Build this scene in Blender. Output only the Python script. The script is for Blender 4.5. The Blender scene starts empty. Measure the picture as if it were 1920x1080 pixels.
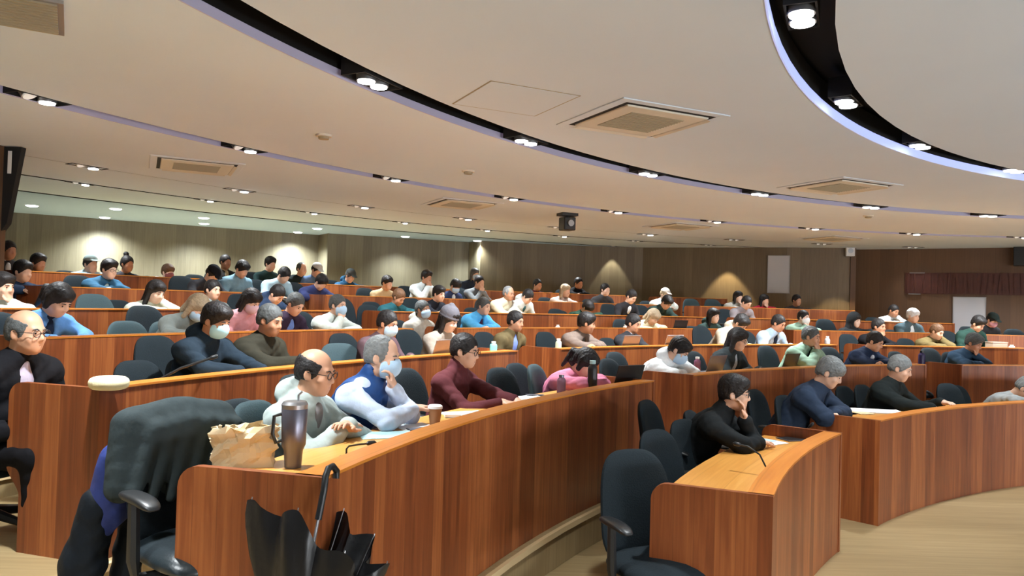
import bpy, math, random
import numpy as np
from mathutils import Vector, Matrix

# ------------------------------------------------------------------ camera, world, exposure
S = 1.20                                   # metres per unit of the surveyed plan
F_PX, CAM_H, PITCH, ROLL = 1430.16, 1.5206 * S, 0.01866, 0.02853
CX, CY, CEIL = 7.9149 * S, 0.24182 * S, 2.82414 * S
ROW_R = [r * S for r in (7.41728, 8.72687, 10.13466, 11.48681, 12.62346, 13.91245, 15.20502)]
ROW_Z = [z * S for z in (0, 0.22255, 0.35237, 0.48467, 0.62637, 0.79864, 0.95848)]
DESK_H = 0.75 * S
WORK_H = 0.81
scene = bpy.context.scene
col = scene.collection
cam_data = bpy.data.cameras.new('camera')
cam = bpy.data.objects.new('camera', cam_data)
col.objects.link(cam)
scene.camera = cam
cam_data.sensor_width = 36.0
cam_data.lens = F_PX / 1920 * 36.0
cam_data.clip_start = 0.05
sp_, cp_ = math.sin(PITCH), math.cos(PITCH)
sr_, cr_ = math.sin(ROLL), math.cos(ROLL)
c_right = Vector((cr_, -sr_ * sp_, sr_ * cp_))
c_up = Vector((-sr_, -cr_ * sp_, cr_ * cp_))
c_fwd = Vector((0, cp_, sp_))
cm = Matrix((c_right, c_up, -c_fwd)).transposed().to_4x4()
cm.translation = (0, 0, CAM_H)
cam.matrix_world = cm

world = bpy.data.worlds.new('world')
scene.world = world
world.use_nodes = True
world.node_tree.nodes['Background'].inputs[0].default_value = (0.95, 0.96, 1.0, 1)
world.node_tree.nodes['Background'].inputs[1].default_value = 0.12
vs = scene.view_settings
vs.view_transform = 'Standard'
vs.look = 'None'
vs.gamma = 1.0
vs.exposure = -0.3
vs.use_curve_mapping = False
SPOT_W = 310.0         # each lit ceiling spotlight
SOFFIT_W = 760.0       # each round downlight along the back wall
FRONT_FILL_W = 35.0       # each unseen area light added to fill desk fronts and faces
CEIL_FILL_W = 360.0           # each unseen area light added to brighten the ceiling
WARM_WALL_W = 330.0

rng = random.Random(7)

# ------------------------------------------------------------------ geometry helpers
def ray(px, py):
    u, v = (px - 960) / F_PX, -(py - 540) / F_PX
    return c_fwd + c_right * u + c_up * v

def at_z(px, py, z):
    q = ray(px, py)
    t = (z - CAM_H) / q.z
    return Vector((q.x * t, q.y * t, z))

def pol(r, deg, z=0.0):
    a = math.radians(deg)
    return Vector((CX + r * math.cos(a), CY + r * math.sin(a), z))

def polar_of(p):
    return math.hypot(p[0] - CX, p[1] - CY), math.degrees(math.atan2(p[1] - CY, p[0] - CX))

def on_arc(px, py, r):
    """far crossing of a view column with the circle of radius r about the hall's centre"""
    q = ray(px, py)
    dx, dy = q.x, q.y
    a = dx * dx + dy * dy
    b = -2 * (dx * CX + dy * CY)
    c = CX * CX + CY * CY - r * r
    d = max(b * b - 4 * a * c, 0)
    t = (-b + math.sqrt(d)) / 2 / a
    return Vector((dx * t, dy * t, CAM_H + q.z * t))

def mesh_np(name, V, F, smooth=False, uv=None):
    me = bpy.data.meshes.new(name)
    V = np.asarray(V, dtype=np.float32)
    if isinstance(F, np.ndarray):
        n, k = F.shape
        me.vertices.add(len(V))
        me.vertices.foreach_set('co', V.ravel())
        me.loops.add(n * k)
        me.loops.foreach_set('vertex_index', F.astype(np.int32).ravel())
        me.polygons.add(n)
        me.polygons.foreach_set('loop_start', np.arange(0, n * k, k, dtype=np.int32))
        me.polygons.foreach_set('loop_total', np.full(n, k, dtype=np.int32))
        me.update(calc_edges=True)
    else:
        me.from_pydata([tuple(map(float, v)) for v in V], [], F)
        me.update()
    if uv is not None:
        l = me.uv_layers.new(name='UVMap')
        l.data.foreach_set('uv', np.asarray(uv, dtype=np.float32).ravel())
    if smooth:
        me.polygons.foreach_set('use_smooth', np.ones(len(me.polygons), dtype=bool))
    return me

class MB:
    """collects quads / tubes / boxes into one mesh"""
    def __init__(s):
        s.V, s.F, s.UV, s.M = [], [], [], []
    def quad(s, pts, uv=None, m=0):
        b = len(s.V)
        s.V += [tuple(p) for p in pts]
        s.F.append(tuple(range(b, b + len(pts))))
        s.UV += list(uv) if uv else [(p[0], p[2]) for p in pts]
        s.M.append(m)
    def grid(s, P, closed_u=False, closed_v=False, uv=None, m=0):
        nu, nv = len(P), len(P[0])
        b = len(s.V)
        for row in P:
            s.V += [tuple(p) for p in row]
        for i in range(nu if closed_u else nu - 1):
            for j in range(nv if closed_v else nv - 1):
                i2, j2 = (i + 1) % nu, (j + 1) % nv
                s.F.append((b + i * nv + j, b + i2 * nv + j, b + i2 * nv + j2, b + i * nv + j2))
                if uv:
                    for a, c in ((i, j), (i + 1, j), (i + 1, j + 1), (i, j + 1)):
                        s.UV.append(uv(a, c))
                else:
                    for a, c in ((i, j), (i2, j), (i2, j2), (i, j2)):
                        s.UV.append((P[a][c][0], P[a][c][2]))
                s.M.append(m)
    def box(s, lo, hi, m=0):
        x0, y0, z0 = lo
        x1, y1, z1 = hi
        c = [(x, y, z) for x in (x0, x1) for y in (y0, y1) for z in (z0, z1)]
        for f in ((0, 1, 3, 2), (4, 6, 7, 5), (0, 4, 5, 1), (2, 3, 7, 6), (0, 2, 6, 4), (1, 5, 7, 3)):
            s.quad([c[i] for i in f], m=m)
    def tube(s, pts, r, n=8, m=0, cap=True):
        pts = [Vector(p) for p in pts]
        rs = r if isinstance(r, (list, tuple)) else [r] * len(pts)
        rings = []
        up = None
        for i, p in enumerate(pts):
            d = (pts[min(i + 1, len(pts) - 1)] - pts[max(i - 1, 0)])
            d = d.normalized() if d.length > 1e-9 else Vector((0, 0, 1))
            if up is None:
                up = Vector((0, 0, 1)) if abs(d.z) < 0.9 else Vector((1, 0, 0))
            x = d.cross(up).normalized()
            up = x.cross(d).normalized()
            rings.append([p + (x * math.cos(2 * math.pi * k / n) + up * math.sin(2 * math.pi * k / n)) * rs[i] for k in range(n)])
        s.grid(rings, closed_v=True, m=m)
        if cap:
            s.quad(list(reversed(rings[0])), m=m)
            s.quad(rings[-1], m=m)
    def lathe(s, prof, c=(0, 0, 0), n=24, m=0, axis=None):
        rings = []
        for (r, z) in prof:
            rings.append([(c[0] + r * math.cos(2 * math.pi * k / n), c[1] + r * math.sin(2 * math.pi * k / n), c[2] + z) for k in range(n)])
        s.grid(rings, closed_v=True, m=m)
        s.quad(list(reversed(rings[0])), m=m)
        s.quad(rings[-1], m=m)
    def build(s, name, mats, parent=None, smooth=False, bevel=0):
        me = bpy.data.meshes.new(name)
        me.from_pydata([tuple(map(float, v)) for v in s.V], [], s.F)
        l = me.uv_layers.new(name='UVMap')
        l.data.foreach_set('uv', np.asarray(s.UV, dtype=np.float32).ravel())
        mats = mats if isinstance(mats, (list, tuple)) else [mats]
        for m in mats:
            me.materials.append(m)
        if len(mats) > 1:
            me.polygons.foreach_set('material_index', np.asarray(s.M, dtype=np.int32))
        me.update()
        import bmesh
        bm = bmesh.new()
        bm.from_mesh(me)
        bmesh.ops.remove_doubles(bm, verts=bm.verts, dist=1e-5)
        bmesh.ops.recalc_face_normals(bm, faces=bm.faces)
        bm.to_mesh(me)
        bm.free()
        if smooth:
            me.polygons.foreach_set('use_smooth', np.ones(len(me.polygons), dtype=bool))
            me.set_sharp_from_angle(angle=math.radians(40))
        o = link(name, me, parent)
        if bevel:
            b = o.modifiers.new('bevel', 'BEVEL')
            b.width = bevel
            b.segments = 2
            b.limit_method = 'ANGLE'
        return o

def link(name, data, parent=None, loc=None):
    o = bpy.data.objects.new(name, data)
    col.objects.link(o)
    if parent is not None:
        o.parent = parent
    if loc is not None:
        o.location = loc
    return o

def tag(o, label=None, cat=None, group=None, kind=None):
    if label: o['label'] = label
    if cat: o['category'] = cat
    if group: o['group'] = group
    if kind: o['kind'] = kind
    return o

def thing(name, label, cat, loc=(0, 0, 0), rotz=0.0, group=None):
    o = link(name, None)
    o.location = loc
    o.rotation_euler = (0, 0, rotz)
    return tag(o, label, cat, group)

# ------------------------------------------------------------------ materials
def mat(name, color, rough=0.6, metal=0.0, noise=0.0, nscale=40.0, bump=0.0, spec=0.5, emit=None, estr=0.0):
    m = bpy.data.materials.new(name)
    m.use_nodes = True
    nt = m.node_tree
    b = nt.nodes['Principled BSDF']
    b.inputs['Base Color'].default_value = (*color, 1)
    b.inputs['Roughness'].default_value = rough
    b.inputs['Metallic'].default_value = metal
    b.inputs['Specular IOR Level'].default_value = spec
    if emit:
        b.inputs['Emission Color'].default_value = (*emit, 1)
        b.inputs['Emission Strength'].default_value = estr
    if noise or bump:
        tc = nt.nodes.new('ShaderNodeTexCoord')
        n = nt.nodes.new('ShaderNodeTexNoise')
        n.inputs['Scale'].default_value = nscale
        n.inputs['Detail'].default_value = 4
        nt.links.new(tc.outputs['Object'], n.inputs['Vector'])
        if noise:
            mx = nt.nodes.new('ShaderNodeMix')
            mx.data_type = 'RGBA'
            mx.inputs[6].default_value = (*[c * (1 - noise) for c in color], 1)
            mx.inputs[7].default_value = (*[min(1, c * (1 + noise)) for c in color], 1)
            nt.links.new(n.outputs['Fac'], mx.inputs[0])
            nt.links.new(mx.outputs[2], b.inputs['Base Color'])
        if bump:
            bp = nt.nodes.new('ShaderNodeBump')
            bp.inputs['Strength'].default_value = bump
            bp.inputs['Distance'].default_value = 0.01
            nt.links.new(n.outputs['Fac'], bp.inputs['Height'])
            nt.links.new(bp.outputs['Normal'], b.inputs['Normal'])
    return m

def wood(name, c_dark, c_mid, c_light, plank=0.105, rough=0.38, swap=False, grain=1.0, spread=0.5, coat=0.0):
    """veneer boards: u runs across the boards, v along the grain (both in metres)"""
    m = bpy.data.materials.new(name)
    m.use_nodes = True
    nt = m.node_tree
    N, L = nt.nodes.new, nt.links.new
    b = nt.nodes['Principled BSDF']
    b.inputs['Roughness'].default_value = rough
    b.inputs['Coat Weight'].default_value = coat
    uv = N('ShaderNodeUVMap')
    uv.uv_map = 'UVMap'
    sep = N('ShaderNodeSeparateXYZ')
    L(uv.outputs[0], sep.inputs[0])
    U, V = (sep.outputs[1], sep.outputs[0]) if swap else (sep.outputs[0], sep.outputs[1])
    def math_(op, a, bv=None):
        n = N('ShaderNodeMath')
        n.operation = op
        for i, x in enumerate((a, bv)):
            if x is None: continue
            if isinstance(x, (int, float)): n.inputs[i].default_value = x
            else: L(x, n.inputs[i])
        return n.outputs[0]
    q = math_('DIVIDE', U, plank)
    idx = math_('FLOOR', q)
    wn = N('ShaderNodeTexWhiteNoise')
    wn.noise_dimensions = '1D'
    L(idx, wn.inputs['W'])
    cmb = N('ShaderNodeCombineXYZ')
    L(math_('MULTIPLY', U, 38.0), cmb.inputs[0])
    L(math_('ADD', math_('MULTIPLY', V, 1.7), math_('MULTIPLY', wn.outputs['Value'], 50.0)), cmb.inputs[1])
    gn = N('ShaderNodeTexNoise')
    gn.inputs['Scale'].default_value = 1.0
    gn.inputs['Detail'].default_value = 5
    gn.inputs['Distortion'].default_value = 0.6
    L(cmb.outputs[0], gn.inputs['Vector'])
    f = math_('ADD', math_('MULTIPLY', wn.outputs['Value'], spread),
              math_('MULTIPLY', math_('SUBTRACT', gn.outputs['Fac'], 0.5), 1.1 * grain))
    f = math_('ADD', f, 0.5 - spread / 2)
    ramp = N('ShaderNodeValToRGB')
    e = ramp.color_ramp.elements
    e[0].position, e[0].color = 0.05, (*c_dark, 1)
    e[1].position, e[1].color = 0.95, (*c_light, 1)
    k = e.new(0.5)
    k.color = (*c_mid, 1)
    L(f, ramp.inputs[0])
    # fine joint between boards
    fr = math_('FRACT', q)
    joint = math_('GREATER_THAN', math_('ABSOLUTE', math_('SUBTRACT', fr, 0.5)), 0.485)
    mx = N('ShaderNodeMix')
    mx.data_type = 'RGBA'
    L(math_('MULTIPLY', joint, 0.35), mx.inputs[0])
    L(ramp.outputs[0], mx.inputs[6])
    mx.inputs[7].default_value = (*[c * 0.6 for c in c_dark], 1)
    L(mx.outputs[2], b.inputs['Base Color'])
    bp = N('ShaderNodeBump')
    bp.inputs['Strength'].default_value = 0.06
    L(gn.outputs['Fac'], bp.inputs['Height'])
    L(bp.outputs['Normal'], b.inputs['Normal'])
    return m

M = {}
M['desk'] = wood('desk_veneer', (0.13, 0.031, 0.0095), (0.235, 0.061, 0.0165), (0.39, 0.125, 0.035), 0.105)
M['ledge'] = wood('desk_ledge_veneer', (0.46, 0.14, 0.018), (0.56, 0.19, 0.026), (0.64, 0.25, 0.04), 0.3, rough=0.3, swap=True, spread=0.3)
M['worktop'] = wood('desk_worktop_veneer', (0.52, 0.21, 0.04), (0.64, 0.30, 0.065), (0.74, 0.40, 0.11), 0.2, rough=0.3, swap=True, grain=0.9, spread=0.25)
M['wall'] = wood('wall_veneer', (0.115, 0.092, 0.06), (0.16, 0.13, 0.088), (0.205, 0.17, 0.118), 0.22, rough=0.5, grain=0.8)
M['wall_warmlit'] = wood('warmlit_wall_veneer', (0.11, 0.078, 0.044), (0.15, 0.108, 0.062), (0.19, 0.14, 0.082), 0.22, rough=0.5, grain=0.8)  # rear wall veneer again, tinted browner to paint in the missing cool downlight
M['wall_dark'] = wood('dark_wall_veneer', (0.085, 0.042, 0.02), (0.11, 0.055, 0.026), (0.14, 0.072, 0.034), 0.3, rough=0.55, grain=0.7)
M['floor'] = wood('vinyl_floor_boards', (0.235, 0.165, 0.078), (0.31, 0.222, 0.108), (0.40, 0.295, 0.155), 0.16, rough=0.42, grain=0.9, spread=0.4)
M['nosing'] = mat('pale_step_nosing', (0.62, 0.46, 0.25), 0.4)
M['ceiling'] = mat('ceiling_paint', (0.70, 0.78, 0.87), 0.85, noise=0.03, nscale=1.2)
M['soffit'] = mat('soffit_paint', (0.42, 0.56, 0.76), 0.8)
M['black'] = mat('matte_black', (0.006, 0.006, 0.007), 0.8)
M['plenum'] = mat('black_plenum', (0.004, 0.004, 0.004), 0.9)
M['fascia'] = mat('violet_lit_fascia', (0.45, 0.43, 0.55), 0.5, emit=(0.40, 0.36, 0.62), estr=0.13)
M['led'] = mat('blue_lit_fascia', (0.5, 0.55, 0.8), 0.5, emit=(0.42, 0.52, 1.0), estr=0.75)
M['lamp_on'] = mat('lamp_lens', (1, 1, 1), 0.3, emit=(1.0, 0.99, 0.95), estr=14)
M['lamp_dim'] = mat('tilted_lamp_lens', (0.8, 0.8, 0.78), 0.2, emit=(1.0, 0.97, 0.9), estr=0.35)
M['downlight'] = mat('downlight_lens', (1, 1, 1), 0.3, emit=(0.9, 0.98, 1.0), estr=9)
M['grey_metal'] = mat('grey_metal', (0.35, 0.35, 0.36), 0.35, 0.8)
M['chair_cloth'] = mat('black_chair_cloth', (0.010, 0.016, 0.020), 0.85, noise=0.25, nscale=120, bump=0.25, spec=0.2)
M['chair_teal'] = mat('slate_chair_cloth', (0.035, 0.06, 0.068), 0.8, noise=0.2, nscale=120, bump=0.2, spec=0.25)
M['chair_leather'] = mat('black_leatherette', (0.015, 0.022, 0.026), 0.33, noise=0.15, nscale=90, bump=0.1)
M['plastic'] = mat('black_plastic', (0.010, 0.011, 0.012), 0.4)
M['vent'] = mat('cassette_cream', (0.70, 0.66, 0.56), 0.6)
M['grille'] = mat('cassette_grille', (0.36, 0.31, 0.21), 0.7)
M['white'] = mat('white_paint', (0.80, 0.80, 0.80), 0.5)
M['board'] = mat('whiteboard', (0.50, 0.50, 0.54), 0.12)
M['paper'] = mat('white_paper', (0.86, 0.88, 0.90), 0.7)
M['paper_blue'] = mat('pale_blue_paper', (0.36, 0.55, 0.58), 0.7)
M['silver'] = mat('laptop_aluminium', (0.36, 0.33, 0.33), 0.4, 0.6)
M['steel'] = mat('dark_steel', (0.16, 0.16, 0.20), 0.35, 0.7)
M['kraft'] = mat('kraft_paper', (0.72, 0.58, 0.36), 0.85, noise=0.12, nscale=14, bump=0.6)
M['red_wood'] = mat('dark_red_relief', (0.075, 0.017, 0.010), 0.5, noise=0.3, nscale=9)
M['nylon'] = mat('black_nylon', (0.006, 0.006, 0.007), 0.38, bump=0.15, nscale=25)
M['mask_white'] = mat('pale_blue_mask', (0.42, 0.60, 0.78), 0.8, bump=0.2, nscale=60)
M['glass_frame'] = mat('dark_spectacle_frame', (0.02, 0.018, 0.018), 0.3)
M['eye'] = mat('dark_eye', (0.02, 0.012, 0.01), 0.2)
M['lip'] = mat('lip', (0.33, 0.12, 0.09), 0.5)
SKIN = {k: mat('skin_' + k, c, 0.5, noise=0.08, nscale=18) for k, c in
        dict(fair=(0.66, 0.40, 0.28), mid=(0.54, 0.29, 0.18), tan=(0.42, 0.21, 0.125), pale=(0.76, 0.53, 0.42)).items()}
_cm = {}
def cloth(c, rough=0.85):
    k = (tuple(c), rough)
    if k not in _cm:
        _cm[k] = mat('cloth_%02d' % len(_cm), c, rough, noise=0.16, nscale=30, bump=0.3, spec=0.12)
    return _cm[k]
HAIRC = {k: mat('hair_' + k, c, 0.55, noise=0.45, nscale=60, bump=0.5, spec=0.3) for k, c in
         dict(black=(0.012, 0.010, 0.010), brown=(0.12, 0.06, 0.03), grey=(0.17, 0.18, 0.18), dgrey=(0.07, 0.075, 0.075),
              white=(0.72, 0.72, 0.70), light=(0.38, 0.30, 0.20)).items()}
# ------------------------------------------------------------------ curved solids about the hall's centre
def curved_box(mb, r0, r1, t0, t1, z0, z1, n=None, m=0, c0=None, c1=None, uvmode='arc', ftop=None, mside=None):
    """solid ring sector from radius r0 to r1, angles t0..t1 (degrees)"""
    c0 = c0 or (CX, CY)
    c1 = c1 or (CX, CY)
    n = n or max(2, int(abs(t1 - t0) / 1.5))
    A = [math.radians(t0 + (t1 - t0) * i / n) for i in range(n + 1)]
    pin = [(c0[0] + r0 * math.cos(a), c0[1] + r0 * math.sin(a)) for a in A]
    pou = [(c1[0] + r1 * math.cos(a), c1[1] + r1 * math.sin(a)) for a in A]
    for i in range(n):
        u0, u1 = A[i] * r0, A[i + 1] * r0
        a, b, c, d = pin[i], pin[i + 1], pou[i + 1], pou[i]
        ms = m if mside is None else mside
        mb.quad([(*a, z0), (*b, z0), (*b, z1), (*a, z1)], [(u0, z0), (u1, z0), (u1, z1), (u0, z1)], ms)
        mb.quad([(*d, z0), (*d, z1), (*c, z1), (*c, z0)], [(u0, z0), (u0, z1), (u1, z1), (u1, z0)], ms)
        if uvmode == 'xy':
            tu = [(p[1], p[0]) for p in (a, b, c, d)]
        else:
            tu = [(u0, r0), (u1, r0), (u1, r1), (u0, r1)]
        mt = m if ftop is None else ftop
        mb.quad([(*a, z1), (*b, z1), (*c, z1), (*d, z1)], tu, mt)
        mb.quad([(*a, z0), (*d, z0), (*c, z0), (*b, z0)], [tu[0], tu[3], tu[2], tu[1]], m)
    if abs(t1 - t0) < 359.9:
        for i in (0, n):
            p, q = pin[i], pou[i]
            mb.quad([(*p, z0), (*q, z0), (*q, z1), (*p, z1)], [(r0, z0), (r1, z0), (r1, z1), (r0, z1)], m)

def structure(mb, name, mats, label=None):
    o = mb.build(name, mats)
    o['kind'] = 'structure'
    if label: o['label'] = label
    return o

# floor and the stepped tiers
b = MB()
b.quad([(-15, -8, 0), (18, -8, 0), (18, 24, 0), (-15, 24, 0)], [(-7, -14), (-7, 16), (20, 16), (20, -14)])
structure(b, 'floor', M['floor'], 'light wood floor of the lecture hall, lowest level')
for i in range(1, 7):
    b = MB()
    ro = ROW_R[i + 1] - 0.03 if i < 6 else 26.0
    curved_box(b, ROW_R[i] - 0.05, ro, 62, 178, 0.002, ROW_Z[i], uvmode='xy')
    structure(b, 'floor', M['floor'], 'wood tier of the stepped seating')
    b = MB()
    curved_box(b, ROW_R[i] - 0.075, ROW_R[i] - 0.045, 62, 178, ROW_Z[i] - 0.035, ROW_Z[i] + 0.004)
    structure(b, 'trim_%d' % i, M['nosing'], 'pale nosing along the edge of a tier')

# ceiling: concentric panels separated by lamp slots
RC = (7.9495 * S, 0.53521 * S)
R_RING = 7.412 * S
SLOT0 = (9.67 * S, 9.94 * S)
SLOT1 = (12.17 * S, 12.36 * S)
R_SEAM = 14.65 * S
R_L3 = (15.98 * S, 16.06 * S)
R_SOF = (17.55 * S, 17.67 * S)
PT = 0.24
b = MB(); curved_box(b, 0.02, 7.135 * S, 0, 360, CEIL, CEIL + PT, n=120, c0=RC, c1=RC, mside=1)
structure(b, 'ceiling', [M['ceiling'], M['plenum']], 'round ceiling disc inside the black lamp ring')
b = MB(); curved_box(b, R_RING, SLOT0[0], 0, 360, CEIL, CEIL + PT, n=160, c0=RC, mside=1)
structure(b, 'ceiling', [M['ceiling'], M['plenum']], 'ceiling panel around the lamp ring')
for r0, r1, lab, mm in ((SLOT0[1], SLOT1[0], 'curved ceiling panel between the two wide lamp slots', 'ceiling'),
                        (SLOT1[1], R_SEAM - 0.006, 'curved ceiling panel above the middle rows', 'ceiling'),
                        (R_SEAM + 0.006, R_L3[0], 'curved ceiling panel above the rear rows', 'ceiling'),
                        (R_L3[1], R_SOF[0], 'narrow curved ceiling panel above the last row', 'ceiling')):
    b = MB(); curved_box(b, r0, r1, 60, 200, CEIL, CEIL + PT, n=140, mside=1)
    structure(b, 'ceiling', [M[mm], M['plenum']], lab)
b = MB(); curved_box(b, R_SOF[1], 28.0, 106.5, 200, CEIL, CEIL + PT, n=90, mside=1)
structure(b, 'ceiling', [M['soffit'], M['plenum']], 'cool white soffit with round downlights along the rear wall')
b = MB(); curved_box(b, R_SOF[1], 28.0, 60, 106.3, CEIL, CEIL + PT, n=40, mside=1)
structure(b, 'ceiling', [M['ceiling'], M['plenum']], 'ceiling beyond the end of the soffit')
b = MB(); b.quad([(-20, -12, CEIL + PT + 0.05), (24, -12, CEIL + PT + 0.05), (24, 30, CEIL + PT + 0.05), (-20, 30, CEIL + PT + 0.05)])
structure(b, 'ceiling', M['plenum'], 'black void above the lamp slots')
FH = 0.058
for k, (r, t0, t1, c, mm) in enumerate(((R_RING, 0, 360, RC, 'led'), (SLOT0[1], 60, 200, None, 'fascia'), (SLOT1[1], 60, 200, None, 'fascia'))):
    b = MB(); curved_box(b, r - 0.008, r + 0.002, t0, t1, CEIL - 0.004, CEIL + (0.075 if mm == 'led' else FH), n=160, c0=c, c1=c)
    structure(b, 'trim_%d' % (10 + k), M[mm], 'lit violet edge of a ceiling lamp slot')

# walls
def wall(pts, name, m, z0=0.0, z1=None, th=0.12, label=None, skin=None):
    b = MB()
    z1 = z1 or CEIL + 0.2
    u = 0
    for (x0, y0), (x1, y1) in zip(pts[:-1], pts[1:]):
        L = math.hypot(x1 - x0, y1 - y0)
        nx, ny = -(y1 - y0) / L * th, (x1 - x0) / L * th
        f = [(x0, y0), (x1, y1), (x1 + nx, y1 + ny), (x0 + nx, y0 + ny)]
        for k in range(4):
            p, q = f[k], f[(k + 1) % 4]
            l = math.hypot(q[0] - p[0], q[1] - p[1])
            uu = (u, u + L) if k == 0 else (u, u + l)
            b.quad([(*p, z0), (*q, z0), (*q, z1), (*p, z1)], [(uu[0], z0), (uu[1], z0), (uu[1], z1), (uu[0], z1)])
        b.quad([(*p, z1) for p in f])
        u += L
    return structure(b, name, m, label)
def sc(*pts): return [(x * S, y * S) for x, y in pts]
W_A = sc((-11.5, 11.25), (-4.12, 16.12))
W_B = sc((-3.80, 15.62), (-0.98, 16.9))
W_C = sc((-0.70, 16.42), (1.6, 17.0), (2.9, 17.0), (4.3, 16.45), (5.7, 15.85), (6.95, 15.55))
wall(W_A + W_B[:1], 'wall_back', M['wall'], label='olive wood veneer rear wall behind the last rows')
wall(W_B + W_C[:1], 'wall_back', M['wall'], label='short stepped-forward stretch of the rear wall')
wall(W_C, 'wall_back', M['wall_warmlit'], label='long curving stretch of the rear wall with the small whiteboard')
wall(sc((6.98, 15.50), (7.10, 15.95), (11.5, 13.1)), 'wall_right', M['wall_dark'], label='dark brown side wall carrying a red relief band')
wall(sc((-6.2, 2.6), (-4.70, 7.05), (-9.0, 7.95), (-11.5, 11.25)), 'wall_left', M['wall_dark'], label='dark brown side wall end')

# black angled fin with pale notices at the end of the side wall
t = thing('wall_fin', 'black angled fin hanging at the top of the brown side wall end', 'wall fin', (0, 0, 0))
def fin_pt(px, py, d):
    q = ray(px, py); k = d / q.y
    return Vector((q.x * k, q.y * k, CAM_H + q.z * k))
D0 = 7.0 * S
zt = CEIL - 0.005
x0, x1, x2 = -4.72 * S, -4.55 * S, -4.66 * S
b = MB()
for y in (D0, D0 + 0.06):
    pass
f = [(x0, D0, zt), (x1, D0, zt), (x2, D0, zt - 0.85), (x0, D0, zt - 0.95)]
g = [(p[0], p[1] + 0.08, p[2]) for p in f]
b.quad(f); b.quad(list(reversed(g)))
for i in range(4):
    b.quad([f[i], f[(i + 1) % 4], g[(i + 1) % 4], g[i]])
b.build('panel', M['black'], t)
for k, (xa, xb, za, zb) in enumerate(((-4.80, -4.765, 0.06, 0.42), (-4.66, -4.625, 0.05, 0.30))):
    o = MB(); o.box((xa * S, D0 - 0.02 - 0.004, zt - zb), (xb * S, D0 - 0.02, zt - za))
    tag(o.build('notice_sheet', M['white']), ['narrow white sheet fixed on the brown side wall', 'narrow white sheet on the black fin'][k], 'notice')

# ------------------------------------------------------------------ lamps
def spot_light(name, loc, watts, color, angle, blend=0.6, parent=None, direction=(0, 0, -1), radius=0.05):
    l = bpy.data.lights.new(name, 'SPOT')
    l.energy = watts
    l.color = color
    l.spot_size = math.radians(angle)
    l.spot_blend = blend
    l.shadow_soft_size = radius
    o = link(name, l, parent, loc)
    o.rotation_mode = 'QUATERNION'
    o.rotation_quaternion = Vector(direction).to_track_quat('-Z', 'Y')
    return o

WARM, COOL = (0.92, 0.97, 1.0), (0.86, 1.0, 0.98)
_ = {}
def cached(key, fn):
    if key not in _: _[key] = fn()
    return _[key]
def lens_mesh(R, on):
    def f():
        b = MB(); b.lathe([(R * 0.2, 0.0), (R * 0.96, 0.0), (R * 0.96, 0.02), (R * 0.2, 0.02)], n=20)
        o = b.build('lens', M['lamp_on'] if on else M['lamp_dim']); me = o.data; bpy.data.objects.remove(o); return me
    return cached(('lens', R, on), f)
def can_mesh(R):
    def f():
        b = MB(); b.lathe([(R * 0.97, -0.012), (R * 1.12, -0.012), (R * 1.16, 0.03), (R * 1.1, 0.10), (R * 0.97, 0.10), (R * 0.97, 0.012)], n=20)
        o = b.build('lamp_can', M['grey_metal'], smooth=True); me = o.data; bpy.data.objects.remove(o); return me
    return cached(('can', R), f)
def housing_mesh(lx, ly):
    def f():
        b = MB()
        t = 0.012
        b.box((-lx, -ly, 0.0), (lx, -ly + t, 0.14)); b.box((-lx, ly - t, 0.0), (lx, ly, 0.14))
        b.box((-lx, -ly + t, 0.0), (-lx + t, ly - t, 0.14)); b.box((lx - t, -ly + t, 0.0), (lx, ly - t, 0.14))
        b.box((-lx, -ly, 0.14), (lx, ly, 0.15))
        o = b.build('housing', M['black']); me = o.data; bpy.data.objects.remove(o); return me
    return cached(('house', lx, ly), f)

ORD = ['first', 'second', 'third', 'fourth', 'fifth', 'sixth', 'seventh', 'eighth', 'ninth', 'tenth', 'eleventh', 'twelfth', 'thirteenth', 'fourteenth', 'fifteenth', 'sixteenth']
def fixture(r, deg, label, group, lit, lx=0.23, ly=0.09, R=0.062, c=None, watts=None, drop=0.0, color=WARM, cone=106, tilt=0.0):
    a = math.radians(deg)
    cx, cy = c or (CX, CY)
    t = thing('ceiling_spotlight', label, 'ceiling spotlight', (cx + r * math.cos(a), cy + r * math.sin(a), CEIL - drop), a + math.pi / 2, group)
    link('housing', housing_mesh(lx, ly), t)
    # local +x runs towards larger angles (deeper to the side of the camera)
    for k, on in ((-1, lit[1]), (1, lit[0])):
        o = link('lamp_can', can_mesh(R), t, (k * lx * 0.33, 0, 0.0))
        link('lens', lens_mesh(R, on), o, (0, 0, -0.022))
        if not on:
            o.rotation_euler = (0.5, 0.25, 0)
            o.location.z = 0.03
    w = SPOT_W if watts is None else watts
    spot_light('spot_beam', (-lx * 0.33 if not (lit[0] and lit[1]) else 0, 0, -0.035), w * (2 if lit[0] and lit[1] else 1.4), color, cone, 0.8, t, direction=(0, -tilt, -1), radius=0.08)
    return t

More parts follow.
